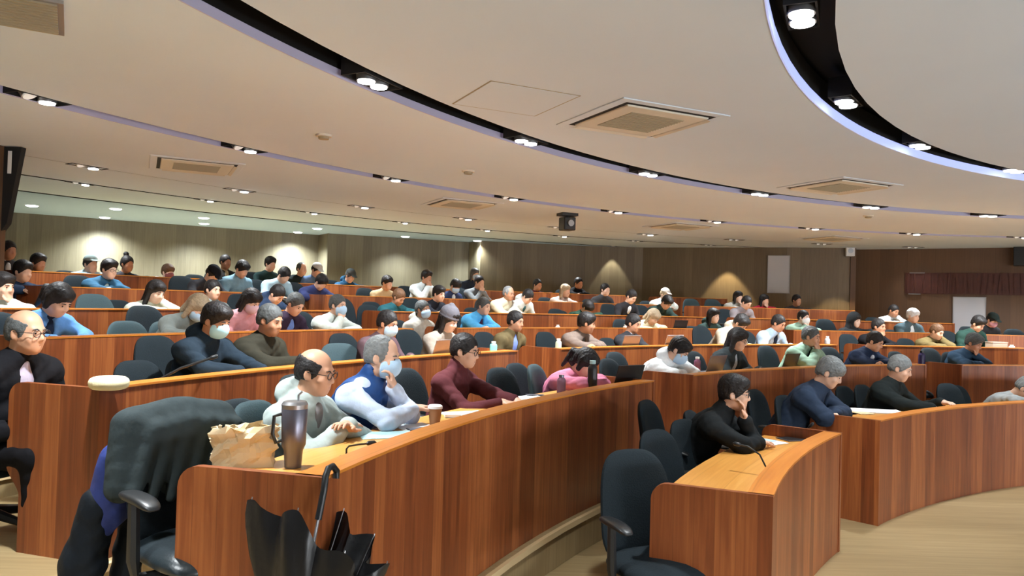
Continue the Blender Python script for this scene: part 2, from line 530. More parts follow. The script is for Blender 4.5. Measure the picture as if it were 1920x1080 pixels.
n_ = 0
for k in range(-2, 7):                       # inner wide slot, both lamps lit
    deg = 153.72 - 10.68 * k
    fixture((SLOT0[0] + SLOT0[1]) / 2, deg, '%s twin spotlight along the inner wide ceiling slot, counted from the camera side' % ORD[k + 2],
            'twin spotlights in the inner ceiling slot', (1, 1), ly=0.105, watts=SPOT_W * (1.85 if k >= 0 else 1.4), tilt=0.27 if k >= 0 else 0.0)
for k in range(-2, 9):
    deg = 156.04 - 8.50 * k
    fixture((SLOT1[0] + SLOT1[1]) / 2, deg, '%s spotlight pair along the outer violet ceiling slot, counted from the column side' % ORD[k + 2],
            'spotlights in the outer ceiling slot', (0, 1), ly=0.095, watts=SPOT_W * 1.75, tilt=0.38)
for k in range(-1, 9):
    deg = 147.98 - 7.2 * k
    fixture(R_SEAM, deg, '%s recessed spotlight beside the faint ceiling seam, counted from the column side' % ORD[k + 1],
            'recessed spotlights behind the outer slot', (0, 1 if k < 6 else 0), ly=0.08, drop=0.006, watts=None if k < 6 else SPOT_W * 0.12)
for k in range(0, 10):
    deg = 145.59 - 5.95 * k
    fixture((R_L3[0] + R_L3[1]) / 2, deg, '%s small spotlight on the thin dark ceiling line, counted from the column side' % ORD[k],
            'small spotlights on the thin ceiling line', (0, 1 if k < 6 else 0), watts=SPOT_W * 0.8 if k < 6 else SPOT_W * 0.1, lx=0.2, ly=0.06, R=0.05, drop=0.006)
for k in range(0, 28):
    deg = 156.23 - 12.86 * k
    if 100 < deg < 175 or k % 3 == 0:
        a = math.radians(deg)
        r = 7.275 * S
        fixture(r, deg, '%s bright twin lamp inside the black ceiling ring, counted from the near side' % ORD[k] if k < 16 else 'bright twin lamp inside the black ceiling ring over the stage',
                'twin lamps in the black ceiling ring', (1, 1), c=RC, drop=-0.05, lx=0.2, ly=0.085, R=0.066, watts=SPOT_W * 0.8, cone=74)

DL = [(60, 385), (198, 403), (217, 391), (382, 408), (390, 415), (570, 432), (595, 428), (760, 443), (860, 454), (895, 451), (1060, 461), (1145, 467)]
DLN = ['nearest the column', 'above the cap wearer at the rear wall', 'paired in front of another near the column', 'in the middle pair over the first wall bay', 'closest to the first wall bay middle',
       'near the end of the first wall bay', 'above the first wall step', 'over the second wall bay', 'at the end of the second wall bay', 'above the second wall step', 'over the long curved wall', 'nearest the soffit end']
def downlight_mesh():
    b = MB(); b.lathe([(0.02, -0.030), (0.075, -0.026), (0.105, -0.012), (0.105, 0.0), (0.02, 0.0)], n=24)
    o = b.build('lens', M['downlight']); me = o.data; bpy.data.objects.remove(o); return me
def dring_mesh():
    b = MB(); b.lathe([(0.104, -0.008), (0.128, -0.003), (0.128, 0.0), (0.104, 0.0)], n=24)
    o = b.build('trim_ring', M['white']); me = o.data; bpy.data.objects.remove(o); return me
for (x, y), nm in zip(DL, DLN):
    p = at_z(x, y, CEIL)
    close = (x, y) in ((198, 403), (390, 415), (570, 432), (860, 454), (1145, 467))
    if close: p = p + Vector((-0.24, 0.42, 0)) * S
    t = thing('soffit_downlight', 'round cool white soffit downlight ' + nm, 'downlight', p, 0, 'round downlights in the rear soffit')
    link('lens', cached('dl', downlight_mesh), t)
    link('trim_ring', cached('dr', dring_mesh), t)
    spot_light('downlight_beam', (0, 0, -0.06), SOFFIT_W * (1.3 if close else 0.6), COOL, 140 if close else 125, 1.0, t, radius=0.09)
# warm wall washers near the curved wall
for px, nm in ((1362, 'near the small whiteboard'), (1580, 'near the wall corner'), (1150, 'over the curved wall middle')):
    w = fin_pt(px, 470, 16.02 * S) if px < 1500 else fin_pt(px, 470, 15.02 * S)
    if px == 1150: w = fin_pt(px, 470, 16.82 * S)
    p = (w.x, w.y, CEIL)
    t = thing('wall_washer', 'small recessed lamp grazing the rear wall ' + nm, 'downlight', p, 0)
    link('lens', lens_mesh(0.05, True), t, (0, 0, -0.006))
    link('trim_ring', cached('dr', dring_mesh), t).scale = (0.45, 0.45, 1)
    spot_light('washer_beam', (0, 0, -0.03), WARM_WALL_W * (1 if px > 1200 else 0.35), (1.0, 0.80, 0.45) if px > 1200 else (0.95, 1, 0.85), 66, 0.3, t, radius=0.03)

# unseen area lights added as fill: high for desk fronts, low for ceiling
def area(name, loc, target, w, sx, sy, color):
    l = bpy.data.lights.new(name, 'AREA')
    l.shape = 'RECTANGLE'; l.size = sx; l.size_y = sy
    l.energy = w; l.color = color
    o = link(name, l, None, loc)
    o.rotation_mode = 'QUATERNION'
    o.rotation_quaternion = (Vector(target) - Vector(loc)).to_track_quat('-Z', 'Y')
for x, y in ((12.0, -3.4), (7.0, -5.2), (15.8, 1.6)):
    area('front_fill', (x, y, 3.6), (1.5, 9.5, 0.9), FRONT_FILL_W, 3.0, 0.8, (1.0, 0.95, 0.88))
for x, y in ((10.5, -2.0), (5.5, -3.0), (14.5, 3.5)):
    area('ceiling_fill', (x, y, 0.35), (x * 0.45 - 0.5, y + 10.0, 5.2), CEIL_FILL_W, 2.4, 0.5, (0.90, 0.95, 1.0))

# ------------------------------------------------------------------ ceiling fittings
def cassette(px, py, label, rot=math.radians(-64), s=1.0):
    p = at_z(px, py, CEIL)
    t = thing('air_conditioner_cassette', label, 'air conditioner', p, rot, 'square ceiling air conditioner cassettes')
    a, i, o_ = 0.40 * s, 0.44 * s, 0.52 * s
    b = MB()
    for x0, y0, x1, y1 in ((-o_, -o_, o_, -i), (-o_, i, o_, o_), (-o_, -i, -i, i), (i, -i, o_, i)):
        b.box((x0, y0, -0.010), (x1, y1, 0.0))
    b.build('frame', M['ceiling'], t, bevel=0.006)
    b = MB(); b.box((-i, -i, -0.0095), (i, i, 0.0)); b.build('air_slot', M['black'], t)
    b = MB(); b.box((-a, -a, -0.024), (a, a, -0.002)); b.build('centre_panel', M['vent'], t, bevel=0.01)
    b = MB()
    g = 0.26 * s
    b.box((-g, -g, -0.027), (g, g, -0.023))
    for k in range(14):
        x = -g + 2 * g * (k + 0.5) / 14
        b.box((x - 0.004, -g, -0.031), (x + 0.004, g, -0.027))
    b.build('grille', M['grille'], t)
    for k in range(4):
        na_ = rot + math.pi / 2 + k * math.pi / 2
        if p.x * math.cos(na_) + p.y * math.sin(na_) < 0.3: continue       # the two vanes away from the ring stand shut
        b = MB()
        b.quad([(-a * 0.93, a, -0.02), (a * 0.93, a, -0.02), (a * 0.93, a + 0.038, -0.03), (-a * 0.93, a + 0.038, -0.03)])
        b.quad([(-a * 0.93, a, -0.024), (-a * 0.93, a + 0.038, -0.034), (a * 0.93, a + 0.038, -0.034), (a * 0.93, a, -0.024)])
        f = b.build('louvre', M['vent'], t); f.rotation_euler = (0, 0, k * math.pi / 2)
cassette(1200, 225, 'biggest looking square cream ceiling cassette beside the black lamp ring')
cassette(1572, 349, 'square cream ceiling cassette below the black ring, over the front rows')
cassette(368, 311, 'square cream ceiling cassette nearest the brown column')
cassette(865, 382, 'square cream ceiling cassette over the middle rear rows')
cassette(1275, 424, 'flat looking cream cassette between the slot lamps past the projector')
cassette(1560, 447, 'cream cassette farthest away, above the dark wall corner')
p = at_z(3, 12, CEIL)
t = thing('ceiling_vent', 'grey slatted ceiling vent away from the cream cassettes, nearest the camera', 'vent', p, math.radians(30))
b = MB(); b.box((-0.3, -0.3, -0.02), (0.3, 0.3, 0)); b.build('frame', M['grey_metal'], t)
b = MB()
for k in range(12): b.box((-0.27, -0.27 + k * 0.047, -0.03), (0.27, -0.25 + k * 0.047, -0.02))
b.build('slats', M['grille'], t)
# access panel outline
t = thing('trim_20', 'flush square access panel in the ceiling beside the big cassette', None, at_z(965, 187, CEIL), math.radians(-64)); t['kind'] = 'structure'
b = MB(); b.box((-0.36, -0.36, -0.004), (0.36, 0.36, 0)); b.build('door', M['ceiling'], t)
b = MB()
for x0, y0, x1, y1 in ((-0.372, -0.372, 0.372, -0.362), (-0.372, 0.362, 0.372, 0.372), (-0.372, -0.362, -0.362, 0.362), (0.362, -0.362, 0.372, 0.362)):
    b.box((x0, y0, -0.003), (x1, y1, 0))
b.build('seam', M['grille'], t)
for (x, y), lab in (((607, 253), 'small grey detector between the two wide ceiling slots'), ((878, 320), 'small pale detector near the outer violet slot'),
                    ((1628, 404), 'small detector above the front rows near the inner slot')):
    t = thing('smoke_detector', lab, 'detector', at_z(x, y, CEIL))
    b = MB(); b.lathe([(0.02, -0.045), (0.05, -0.042), (0.055, -0.018), (0.02, -0.016)], n=16); b.build('sensor', M['grille'], t, smooth=True)
    b = MB(); b.lathe([(0.02, -0.018), (0.075, -0.018), (0.08, 0.0), (0.02, 0.0)], n=20); b.build('base', M['vent'], t, smooth=True)
# hanging camera box
p = at_z(1064, 400, CEIL)
t = thing('ceiling_projector', 'small black device hanging under the ceiling over the rear rows', 'projector', p, 0.4)
b = MB(); b.box((-0.15, -0.12, -0.05), (0.15, 0.12, 0.0)); b.build('mount_plate', M['plastic'], t)
b = MB(); b.box((-0.11, -0.12, -0.30), (0.11, 0.12, -0.07)); b.build('body', M['plastic'], t, bevel=0.02)
b = MB(); b.tube([(0, 0, -0.08), (0, 0, -0.02)], 0.03); b.build('stem', M['plastic'], t)
b = MB(); b.lathe([(0.03, 0), (0.055, 0), (0.055, 0.04), (0.03, 0.04)], n=16); o = b.build('lens', M['grey_metal'], t); o.rotation_euler = (math.pi / 2, 0, 0); o.location = (0, -0.115, -0.18)

# ------------------------------------------------------------------ wall fittings
def wall_point(px, py, poly, off=0.02):
    q = ray(px, py)
    for (x0, y0), (x1, y1) in zip(poly[:-1], poly[1:]):
        ex, ey = x1 - x0, y1 - y0
        den = q.x * ey - q.y * ex
        if abs(den) < 1e-9: continue
        t = (x0 * ey - y0 * ex) / den
        s = (x0 * q.y - y0 * q.x) / den
        if t > 0 and -0.02 <= s <= 1.02:
            L = math.hypot(ex, ey)
            n = Vector((ey / L, -ex / L, 0))
            return Vector((q.x * t, q.y * t, CAM_H + q.z * t)) + n * off, math.atan2(ey, ex)
    raise ValueError('no wall at %s' % px)
W_R = sc((7.10, 15.95), (11.5, 13.1))
def board(px0, px1, py0, py1, poly, label, frame=0.015):
    p, a = wall_point((px0 + px1) / 2, (py0 + py1) / 2, poly, 0.03)
    d = math.hypot(p.x, p.y)
    nv = Vector((p.x, p.y, 0)).normalized()
    wd = (px1 - px0) / F_PX * p.y / max(0.5, abs(math.cos(a) + 0 * nv.x) + math.sin(-a) * p.x / p.y)
    h = (py1 - py0) / F_PX * p.y
    t = thing('whiteboard', label, 'whiteboard', p, a)
    b = MB(); b.box((-wd / 2, -0.012, -h / 2), (wd / 2, 0.012, h / 2)); b.build('writing_surface', M['board'], t)
    b = MB(); f = frame
    b.box((-wd / 2 - f, -0.02, h / 2), (wd / 2 + f, 0.018, h / 2 + f)); b.box((-wd / 2 - f, -0.02, -h / 2 - f), (wd / 2 + f, 0.018, -h / 2))
    b.box((-wd / 2 - f, -0.02, -h / 2), (-wd / 2, 0.018, h / 2)); b.box((wd / 2, -0.02, -h / 2), (wd / 2 + f, 0.018, h / 2))
    b.build('frame', M['grey_metal'], t)
    return t
board(1440, 1480, 480, 549, W_C, 'small tall whiteboard with a glare streak on the curved rear wall')
board(1787, 1847, 558, 640, W_R, 'larger grey whiteboard standing low on the dark side wall')
p, a = wall_point(1593, 471, W_C, 0.07)
t = thing('wall_speaker', 'small white wall loudspeaker high beside the dark corner', 'loudspeaker', p, a)
b = MB(); b.box((-0.1, -0.06, -0.13), (0.1, 0.06, 0.13)); b.build('cabinet', M['white'], t, bevel=0.012)
b = MB(); b.lathe([(0.01, 0), (0.055, 0), (0.06, 0.012), (0.01, 0.012)], n=18); o = b.build('cone', M['grey_metal'], t); o.rotation_euler = (math.pi / 2, 0, 0); o.location = (0, -0.06, 0)
p, a = wall_point(1914, 478, W_R, 0.16)
t = thing('hanging_speaker', 'black loudspeaker hanging high at the far end of the dark side wall', 'loudspeaker', p, a)
b = MB(); b.box((-0.14, -0.12, -0.26), (0.14, 0.12, 0.26)); b.build('cabinet', M['plastic'], t, bevel=0.015)
b = MB(); b.box((-0.02, 0.0, 0.26), (0.02, 0.04, max(0.3, CEIL - p.z))); b.build('bracket', M['plastic'], t)
# red relief band
pa, aa = wall_point(1697, 531, W_R, 0.02)
pb, ab = wall_point(1935, 531, W_R, 0.02)
t = thing('relief_panel', 'dark red carved relief band running along the brown side wall', 'wall relief', pa, math.atan2(pb.y - pa.y, pb.x - pa.x))
L_ = math.hypot(pb.x - pa.x, pb.y - pa.y); hh = 0.25
b = MB(); b.box((0, -0.01, -hh), (L_, 0.01, hh)); b.build('backing', M['red_wood'], t)
b = MB()
x = 0.04; rr = random.Random(3)
while x < L_ - 0.12:
    w = rr.uniform(0.05, 0.12); lean_ = rr.uniform(-0.05, 0.05)
    f = [(x, -0.01, -hh + 0.02), (x + w * 0.5, -0.01, -hh + 0.02), (x + w * 0.5 + lean_, -0.01, hh - 0.02), (x + lean_, -0.01, hh - 0.02)]
    g = [(p_[0], -0.035, p_[2]) for p_ in f]
    b.quad(g)
    for k in range(4): b.quad([f[k], f[(k + 1) % 4], g[(k + 1) % 4], g[k]])
    x += w + 0.02
b.build('relief', M['red_wood'], t)
for x0, x1, z0, z1 in ((0.08, 0.34, -hh - 0.02, -hh), (0.10, 0.42, hh - 0.01, hh + 0.005)):
    b = MB(); b.box((x0, -0.05, z0), (x1, -0.01, z1)); b.build('rail', M['grey_metal'], t)
# ------------------------------------------------------------------ desks
DEPTH = 0.61
def end_profile():
    """(distance behind the front face, height) outline of an end panel"""
    P = [(0, 0), (0.515, 0), (0.515, 0.295)]
    for k in range(1, 9):          # S-curve out to the overhang
        s = k / 8
        P.append((0.515 + (DEPTH - 0.515) * (3 * s * s - 2 * s ** 3), 0.295 + 0.16 * s))
    R = 0.085
    P.append((DEPTH, DESK_H - R))
    for k in range(1, 7):
        a = k / 6 * math.pi / 2
        P.append((DEPTH - R + R * math.cos(a), DESK_H - R + R * math.sin(a)))
    P.append((0, DESK_H))
    return P
def desk(r, t0, t1, z, label, ends=(1, 1), name='curved_desk'):
    """t0 > t1: angles of the two ends"""
    t = thing(name, label, 'desk', (0, 0, 0), 0, 'curved lecture desks')
    ti = math.degrees(0.02 / r)
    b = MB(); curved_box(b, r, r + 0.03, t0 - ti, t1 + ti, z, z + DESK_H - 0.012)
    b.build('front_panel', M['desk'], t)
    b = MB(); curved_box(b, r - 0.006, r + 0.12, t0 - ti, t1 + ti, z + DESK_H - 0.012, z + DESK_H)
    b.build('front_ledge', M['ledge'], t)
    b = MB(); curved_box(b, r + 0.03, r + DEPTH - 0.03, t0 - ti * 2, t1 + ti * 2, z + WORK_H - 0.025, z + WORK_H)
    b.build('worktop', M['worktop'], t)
    P = end_profile()
    for tt, on, sgn in ((t0, ends[0], 1), (t1, ends[1], -1)):
        if not on: continue
        b = MB()
        a = math.radians(tt)
        e = Vector((math.cos(a), math.sin(a), 0)); n = Vector((-math.sin(a), math.cos(a), 0)) * sgn
        o = Vector((CX, CY, z)) + e * (r - 0.006)
        f = [o + e * p[0] + Vector((0, 0, p[1])) for p in P]
        g = [p - n * 0.036 for p in f]
        b.quad(f, [(p[0] + tt, p[1]) for p in P]); b.quad(list(reversed(g)), [(p[0] + tt, p[1]) for p in reversed(P)])
        for i in range(len(P)):
            j = (i + 1) % len(P)
            b.quad([f[i], g[i], g[j], f[j]], [(0, P[i][1]), (0.03, P[i][1]), (0.03, P[j][1]), (0, P[j][1])])
        b.build('end_panel', M['desk'], t)
    return t

R, Z = ROW_R, ROW_Z
desk(R[0], 156.8, 141.3, 0, 'short curved desk with the thin microphone, in the lowest row beside the three empty chairs')
desk(R[0], 135.2, 100.0, 0, 'long curved front desk where two grey-haired men sit, standing on the lowest floor', (1, 1))
desk(R[1], 166.2, 141.6, Z[1], 'nearest long curved desk with the umbrella hung on its corner')
desk(R[1] + 0.05, 137.2, 112.6, Z[1], 'curved desk of the second row where the white hoodie person leans')
desk(R[1] - 0.05, 109.8, 92.0, Z[1], 'curved second-row desk of the blue coat wearer by the far aisle')
desk(R[2], 162.6, 140.7, Z[2], 'tall looking curved desk with the navy masked man, behind the jacket-draped chair')
desk(R[2], 137.4, 111.9, Z[2], 'curved third-row desk carrying the white bottle and two laptops')
desk(R[2] - 0.12, 109.2, 92.0, Z[2], 'curved third-row desk where the olive jacket man sits')
DN = ['fourth', 'fifth', 'sixth', 'seventh']
for k in range(3, 7):
    t0 = {3: 158.4, 4: 156.0, 5: 151.0, 6: 149.6}[k]
    desk(R[k], t0, 140.6, Z[k], 'curved %s-row desk before the first aisle, on the column side' % DN[k - 3])
    desk(R[k], 137.6, 112.2, Z[k], 'curved %s-row desk in the middle block between two aisles' % DN[k - 3])
    desk(R[k], 109.4, {3: 86.0, 4: 92.0, 5: 96.5, 6: 104.0}[k], Z[k], 'curved %s-row desk past the second aisle, towards the dark wall' % DN[k - 3])

# ------------------------------------------------------------------ office chairs
def pill_mesh(a, b_, th, curve=0.0, axis='z', nexp=3.2, taper=0.0):
    """rounded cushion: superellipse outline a x b_, thickness th"""
    nr, na = 7, 36
    mb = MB()
    def pt(rho, k, sgn):
        ph = 2 * math.pi * k / na
        c, s = math.cos(ph), math.sin(ph)
        x = a * math.copysign(abs(c) ** (2 / nexp), c) * rho
        y = b_ * math.copysign(abs(s) ** (2 / nexp), s) * rho
        x *= 1 - taper * (y / b_)
        h = sgn * th * (1 - rho ** 6) ** 0.5 if rho < 1 else 0
        h += curve * (x / a) ** 2
        return (x, y, h) if axis == 'z' else (x, h, y)
    rho = [0.02, 0.35, 0.6, 0.8, 0.92, 0.98, 1.0]
    rows = [[pt(r_, k, 1) for k in range(na)] for r_ in rho] + [[pt(r_, k, -1) for k in range(na)] for r_ in reversed(rho[:-1])]
    mb.grid(rows, closed_v=True)
    mb.quad(list(reversed(rows[0]))); mb.quad(rows[-1])
    return mb
def chair_meshes():
    D = {}
    def take(key, mb, smooth=True):
        o = mb.build(key, M['plastic'], smooth=smooth); me = o.data; bpy.data.objects.remove(o)
        me.materials.clear(); me.materials.append(None); D[key] = me
    b = pill_mesh(0.235, 0.30, 0.032, 0.055, 'y', 3.4, taper=0.10)
    b.V = [(x, y - 0.265 - 0.10 * (z / 0.3) * 0.5, z * 0.96 + 0.725) for x, y, z in b.V]
    take('backrest', b)
    b = pill_mesh(0.245, 0.235, 0.045, -0.012, 'z', 3.6)
    b.V = [(x, y + 0.0, z + 0.462 + (-0.03 * max(0, (y - 0.12) / 0.12))) for x, y, z in b.V]
    take('seat', b)
    b = MB(); b.tube([(0, -0.02, 0.385), (0, -0.02, 0.13)], [0.028, 0.032], 12); b.box((-0.11, -0.13, 0.375), (0.11, 0.10, 0.395))
    b.tube([(0, -0.10, 0.385), (0, -0.30, 0.40), (0, -0.315, 0.62)], 0.022, 8)
    take('gas_column', b)
    for s in (1, -1):
        b = MB()
        x = 0.285 * s
        b.tube([(0.16 * s, 0.0, 0.39), (x, 0.0, 0.40), (x + 0.01 * s, 0.0, 0.47), (x + 0.01 * s, -0.01, 0.69)], [0.018, 0.02, 0.026, 0.022], 8)
        p = pill_mesh(0.042, 0.13, 0.016, 0, 'z', 3)
        off = len(b.V)
        b.V += [(px_ + x, py_ + 0.01, pz_ + 0.705 - 0.02 * max(0, (py_ / 0.13)) ** 2) for px_, py_, pz_ in p.V]
        b.F += [tuple(i + off for i in f) for f in p.F]; b.UV += p.UV; b.M += p.M
        take('armrest' + str(s), b)
    b = MB()
    for k in range(5):
        a = 2 * math.pi * k / 5 + 0.3
        b.tube([(0.02 * math.cos(a), 0.02 * math.sin(a) - 0.02, 0.125), (0.29 * math.cos(a), 0.29 * math.sin(a) - 0.02, 0.085)], [0.034, 0.02], 8)
    b.tube([(0, -0.02, 0.09), (0, -0.02, 0.15)], 0.045, 12)
    take('base', b)
    b = MB(); b.tube([(-0.022, 0, 0.03), (0.022, 0, 0.03)], 0.03, 12); b.tube([(0, 0, 0.05), (0, 0, 0.085)], 0.011, 6)
    take('caster', b)
    return D
CH = chair_meshes()
def part(name, me, m, parent, loc=None):
    o = link(name, me, parent, loc)
    o.material_slots[0].link = 'OBJECT'; o.material_slots[0].material = m
    return o
n_chairs = 0
def chair(loc, rotz, label, detail=2, cl='chair_cloth', seatm=None, group='office chairs along the desks', dz=0.0):
    t = thing('office_chair', label, 'chair', loc, rotz, group)
    c = M[cl]
    up = (0, 0, dz)
    part('backrest', CH['backrest'], c, t, up)
    part('seat', CH['seat'], M[seatm] if seatm else c, t, up)
    for s in (1, -1): part('armrest', CH['armrest' + str(s)], M['plastic'], t, up)
    if detail >= 1:
        part('gas_column', CH['gas_column'], M['plastic'], t)
        bo = part('base', CH['base'], M['plastic'], t)
    if detail >= 2:
        for k in range(5):
            a = 2 * math.pi * k / 5 + 0.3
            w = part('caster', CH['caster'], M['plastic'], bo, (0.285 * math.cos(a), 0.285 * math.sin(a) - 0.02, 0))
            w.rotation_euler = (0, 0, a + 0.7)
    return t
def face_center(p, add=0.0):
    """rotation that turns local +Y towards the hall's centre"""
    return math.atan2(CY - p[1], CX - p[0]) - math.pi / 2 + add
SEAT_OFF = 0.92
def chair_at(px, py, row, label, add=0.0, off=SEAT_OFF, **kw):
    """an empty chair whose backrest top shows at the column px"""
    q = on_arc(px, py, R[row] + off + 0.28)
    r_, d_ = polar_of(q)
    p = pol(R[row] + off, d_, Z[row])
    return chair(p, face_center(p, add), label, **kw)
# the three (and a fourth) empty chairs at the short front desk
def chair_xy(px, py, zz, row, add, label, off=0.70, clamp=True, lift=0.0, **kw):
    """an empty chair whose backrest top is seen at (px, py)"""
    if row <= 1:
        q = at_z(px, py, Z[row] + zz - 0.02)
        r_, d_ = polar_of(q)
        if clamp: q = pol(max(R[row] + 0.85, min(R[row] + 1.25, r_)), d_, q.z)
    else:
        q = on_arc(px, py, R[row] + off + 0.28)
        lift = max(-0.16, min(0.08, q.z - Z[row] - zz))
    rz = face_center(q, add)
    f = Vector((-math.sin(rz), math.cos(rz), 0))
    p = Vector((q.x, q.y, Z[row])) + f * 0.28
    return chair(p, rz, label, dz=lift, **kw)
chair_xy(1184, 838, 1.05, 0, -0.7, 'empty black chair at the short front desk, closest to its rounded end', clamp=False)
chair_xy(1264, 811, 1.03, 0, -0.28, 'empty black chair second along the short front desk')
chair_xy(1322, 792, 1.03, 0, -0.2, 'empty black chair right behind the woman in black, third along the short desk')
chair_xy(1296, 771, 1.03, 0, 0.15, 'empty black chair partly hidden, standing back from the short front desk')
chair_xy(1470, 742, 1.03, 0, 0.0, 'empty black chair beside the aisle end of the long front desk')
chair_xy(1617, 722, 1.03, 0, 0.1, 'empty dark chair between the two grey-haired men at the front desk')
chair_xy(1800, 722, 1.03, 0, -0.05, 'empty black chair next to the man in black at the long front desk', cl='chair_cloth')
# second row
J_CH = chair_xy(332, 784, 1.03, 1, -0.42, 'black leatherette chair draped with a dark jacket by the near desk end', seatm='chair_leather', lift=0.06)
chair_xy(478, 753, 1.03, 1, 0.05, 'slate empty chair just behind the grey hoodie man', cl='chair_teal')
chair_xy(937, 690, 1.03, 1, -0.05, 'empty black chair beside the man in the maroon sweater')
chair_xy(1012, 680, 1.05, 1, 0.25, 'greenish black chair turned aside, next to the pink jacket girl', cl='chair_teal')
chair_xy(1190, 677, 1.03, 1, 0.1, 'empty black chair behind the girl in pink, near the white hoodie')
chair_xy(1780, 668, 1.03, 1, 0.2, 'empty black chair in the aisle end beside the blue coat man')
chair_xy(1897, 670, 1.03, 1, 0.0, 'empty dark chair along the far second-row desk beyond the blue coat wearer')
# third row
chair_xy(256, 671, 1.03, 2, 0.0, 'empty black chair at the third-row desk near the yellow cushion')
chair_xy(345, 668, 1.03, 2, 0.1, 'black chair beside the navy masked man', cl='chair_cloth')
chair_xy(636, 640, 1.03, 2, -0.35, 'grey reclined chair between the olive man and the patterned jacket man', cl='chair_teal')
# fourth row and up
chair_xy(237, 598, 1.03, 3, 0.0, 'wide slate chair in front of the bright orange desk, beside the bowed woman', cl='chair_teal')
chair_xy(312, 599, 1.03, 3, 0.0, 'slate chair next to the brown-haired person in the fourth row', cl='chair_teal')
chair_xy(690, 573, 1.0, 4, 0.0, 'dark empty chair in the fifth row near the first aisle')
chair_xy(886, 578, 1.0, 4, 0.0, 'dark empty chair of the fifth row beside the blue jacket person')
chair_xy(1042, 580, 1.0, 4, 0.1, 'dark empty chair in the middle of the fifth row')
chair_xy(1295, 561, 1.0, 5, 0.0, 'teal empty chair at the rear beside the white jacket person', cl='chair_teal')
chair_xy(1335, 562, 1.0, 5, 0.0, 'second teal empty chair at the rear under the warm wall light', cl='chair_teal')
chair_xy(1546, 590, 1.0, 3, 0.0, 'dark empty chair near the wall corner in the fourth row')
chair_xy(1900, 618, 1.0, 3, 0.0, 'dark chair beside the cap wearer under the larger whiteboard')
chair_xy(365, 516, 1.0, 6, 0.0, 'empty dark blue chair in the last row under the wall light', cl='chair_cloth')
chair_xy(640, 560, 1.0, 4, 0.1, 'dark chair of the fifth row before the aisle gap')
chair_xy(175, 553, 1.0, 4, 0.0, 'slate chair top peeking over the orange fifth-row desk', cl='chair_teal')

# ------------------------------------------------------------------ things on the desks
def on_desk(px, py, row, dz=0.0, h=WORK_H):
    if row >= 2:
        q = on_arc(px, py, R[row] + 0.30); q.z = Z[row] + h + dz
        return q
    return at_z(px, py, Z[row] + h + dz)
def tube_thing(name, label, cat, p, pts, r, m, head=None):
    t = thing(name, label, cat, p)
    b = MB(); b.tube(pts, r, 8); b.build('neck', M[m], t, smooth=True)
    b = MB(); b.lathe([(0.012, 0), (0.035, 0.0), (0.033, 0.016), (0.012, 0.02)], n=16); b.build('base', M[m], t, smooth=True)
    q = pts[-1]; d = (Vector(pts[-1]) - Vector(pts[-2])).normalized()
    b = MB(); b.tube([Vector(q) - d * 0.01, Vector(q), Vector(q) + d * 0.03, Vector(q) + d * 0.04], [0.006, 0.013, 0.013, 0.005], 10); b.build('capsule', M[m], t, smooth=True)
    return t
p = on_desk(1436, 895, 0)
tube_thing('gooseneck_microphone', 'thin gooseneck microphone bending over the short front desk', 'microphone', p,
           [(0, 0, 0.0), (0.0, 0.0, 0.06), (-0.03, 0.03, 0.13), (-0.09, 0.07, 0.17), (-0.135, 0.10, 0.175)], 0.0055, 'plastic')
p = on_desk(1513, 822, 0)
tube_thing('gooseneck_microphone', 'short microphone beside the tablet at the far end of the short desk', 'microphone', p,
           [(0, 0, 0.0), (0.0, 0.0, 0.05), (0.0, -0.01, 0.08), (0.015, -0.02, 0.10)], 0.006, 'plastic')
p = on_arc(292, 714, R[2] + 0.18); p.z = Z[2] + WORK_H
tube_thing('gooseneck_microphone', 'long black microphone slanting before the navy masked man', 'microphone', p,
           [(0, 0, 0), (0.01, 0.0, 0.07), (0.12, 0.06, 0.14), (0.27, 0.14, 0.20)], 0.008, 'plastic')
p = on_desk(649, 862, 1, 0.0)
tube_thing('gooseneck_microphone', 'small bent brown microphone on the nearest desk before the grey hoodie man', 'microphone', p,
           [(0, 0, 0), (0, 0, 0.05), (0.01, 0.005, 0.062), (0.05, 0.03, 0.066), (0.09, 0.06, 0.066)], 0.0045, 'glass_frame')

def sheet(px, py, row, label, w=0.21, l=0.297, rot=0.0, m='paper', n=1, name='paper_sheet', cat='paper', th=0.0015, h=WORK_H, pages=0):
    p = on_desk(px, py, row, 0.0, h)
    t = thing(name, label, cat, p, rot)
    b = MB()
    N = 6
    rows = []
    for i in range(N + 1):
        x = -w / 2 + w * i / N
        zz = 0.004 * math.sin(i * 1.3) ** 2 * (1 if pages else 0.4)
        rows.append([(x, -l / 2, 0.001 + zz), (x, l / 2, 0.001 + zz)])
    b.grid(rows); b.grid([[(q[0], q[1], q[2] + th) for q in r_] for r_ in rows])
    for s in (0, -1):
        b.quad([rows[s][0], rows[s][1], (rows[s][1][0], rows[s][1][1], rows[s][1][2] + th), (rows[s][0][0], rows[s][0][1], rows[s][0][2] + th)])
    for e in (0, 1):
        for i in range(N):
            a_, c_ = rows[i][e], rows[i + 1][e]
            b.quad([a_, c_, (c_[0], c_[1], c_[2] + th), (a_[0], a_[1], a_[2] + th)])
    b.build('pages', M[m], t)
    return t
sheet(1446, 829, 0, 'white sheet lying before the woman in black', 0.16, 0.2, 0.6)
sheet(1432, 826, 0, 'pale blue folded mask on the white sheet by the woman in black', 0.09, 0.16, 0.7, 'mask_white', name='face_mask', cat='face mask', th=0.006)
sheet(1642, 772, 0, 'open white papers before the man in navy at the long front desk', 0.5, 0.30, -0.15, th=0.010)
sheet(1615, 775, 0, 'cream booklet beside the open papers on the long front desk', 0.16, 0.2, 0.2, 'kraft', name='booklet', cat='booklet', th=0.008)
sheet(725, 816, 1, 'blue grey handout flat on the nearest desk by the vest man', 0.30, 0.22, 0.35, 'paper_blue')
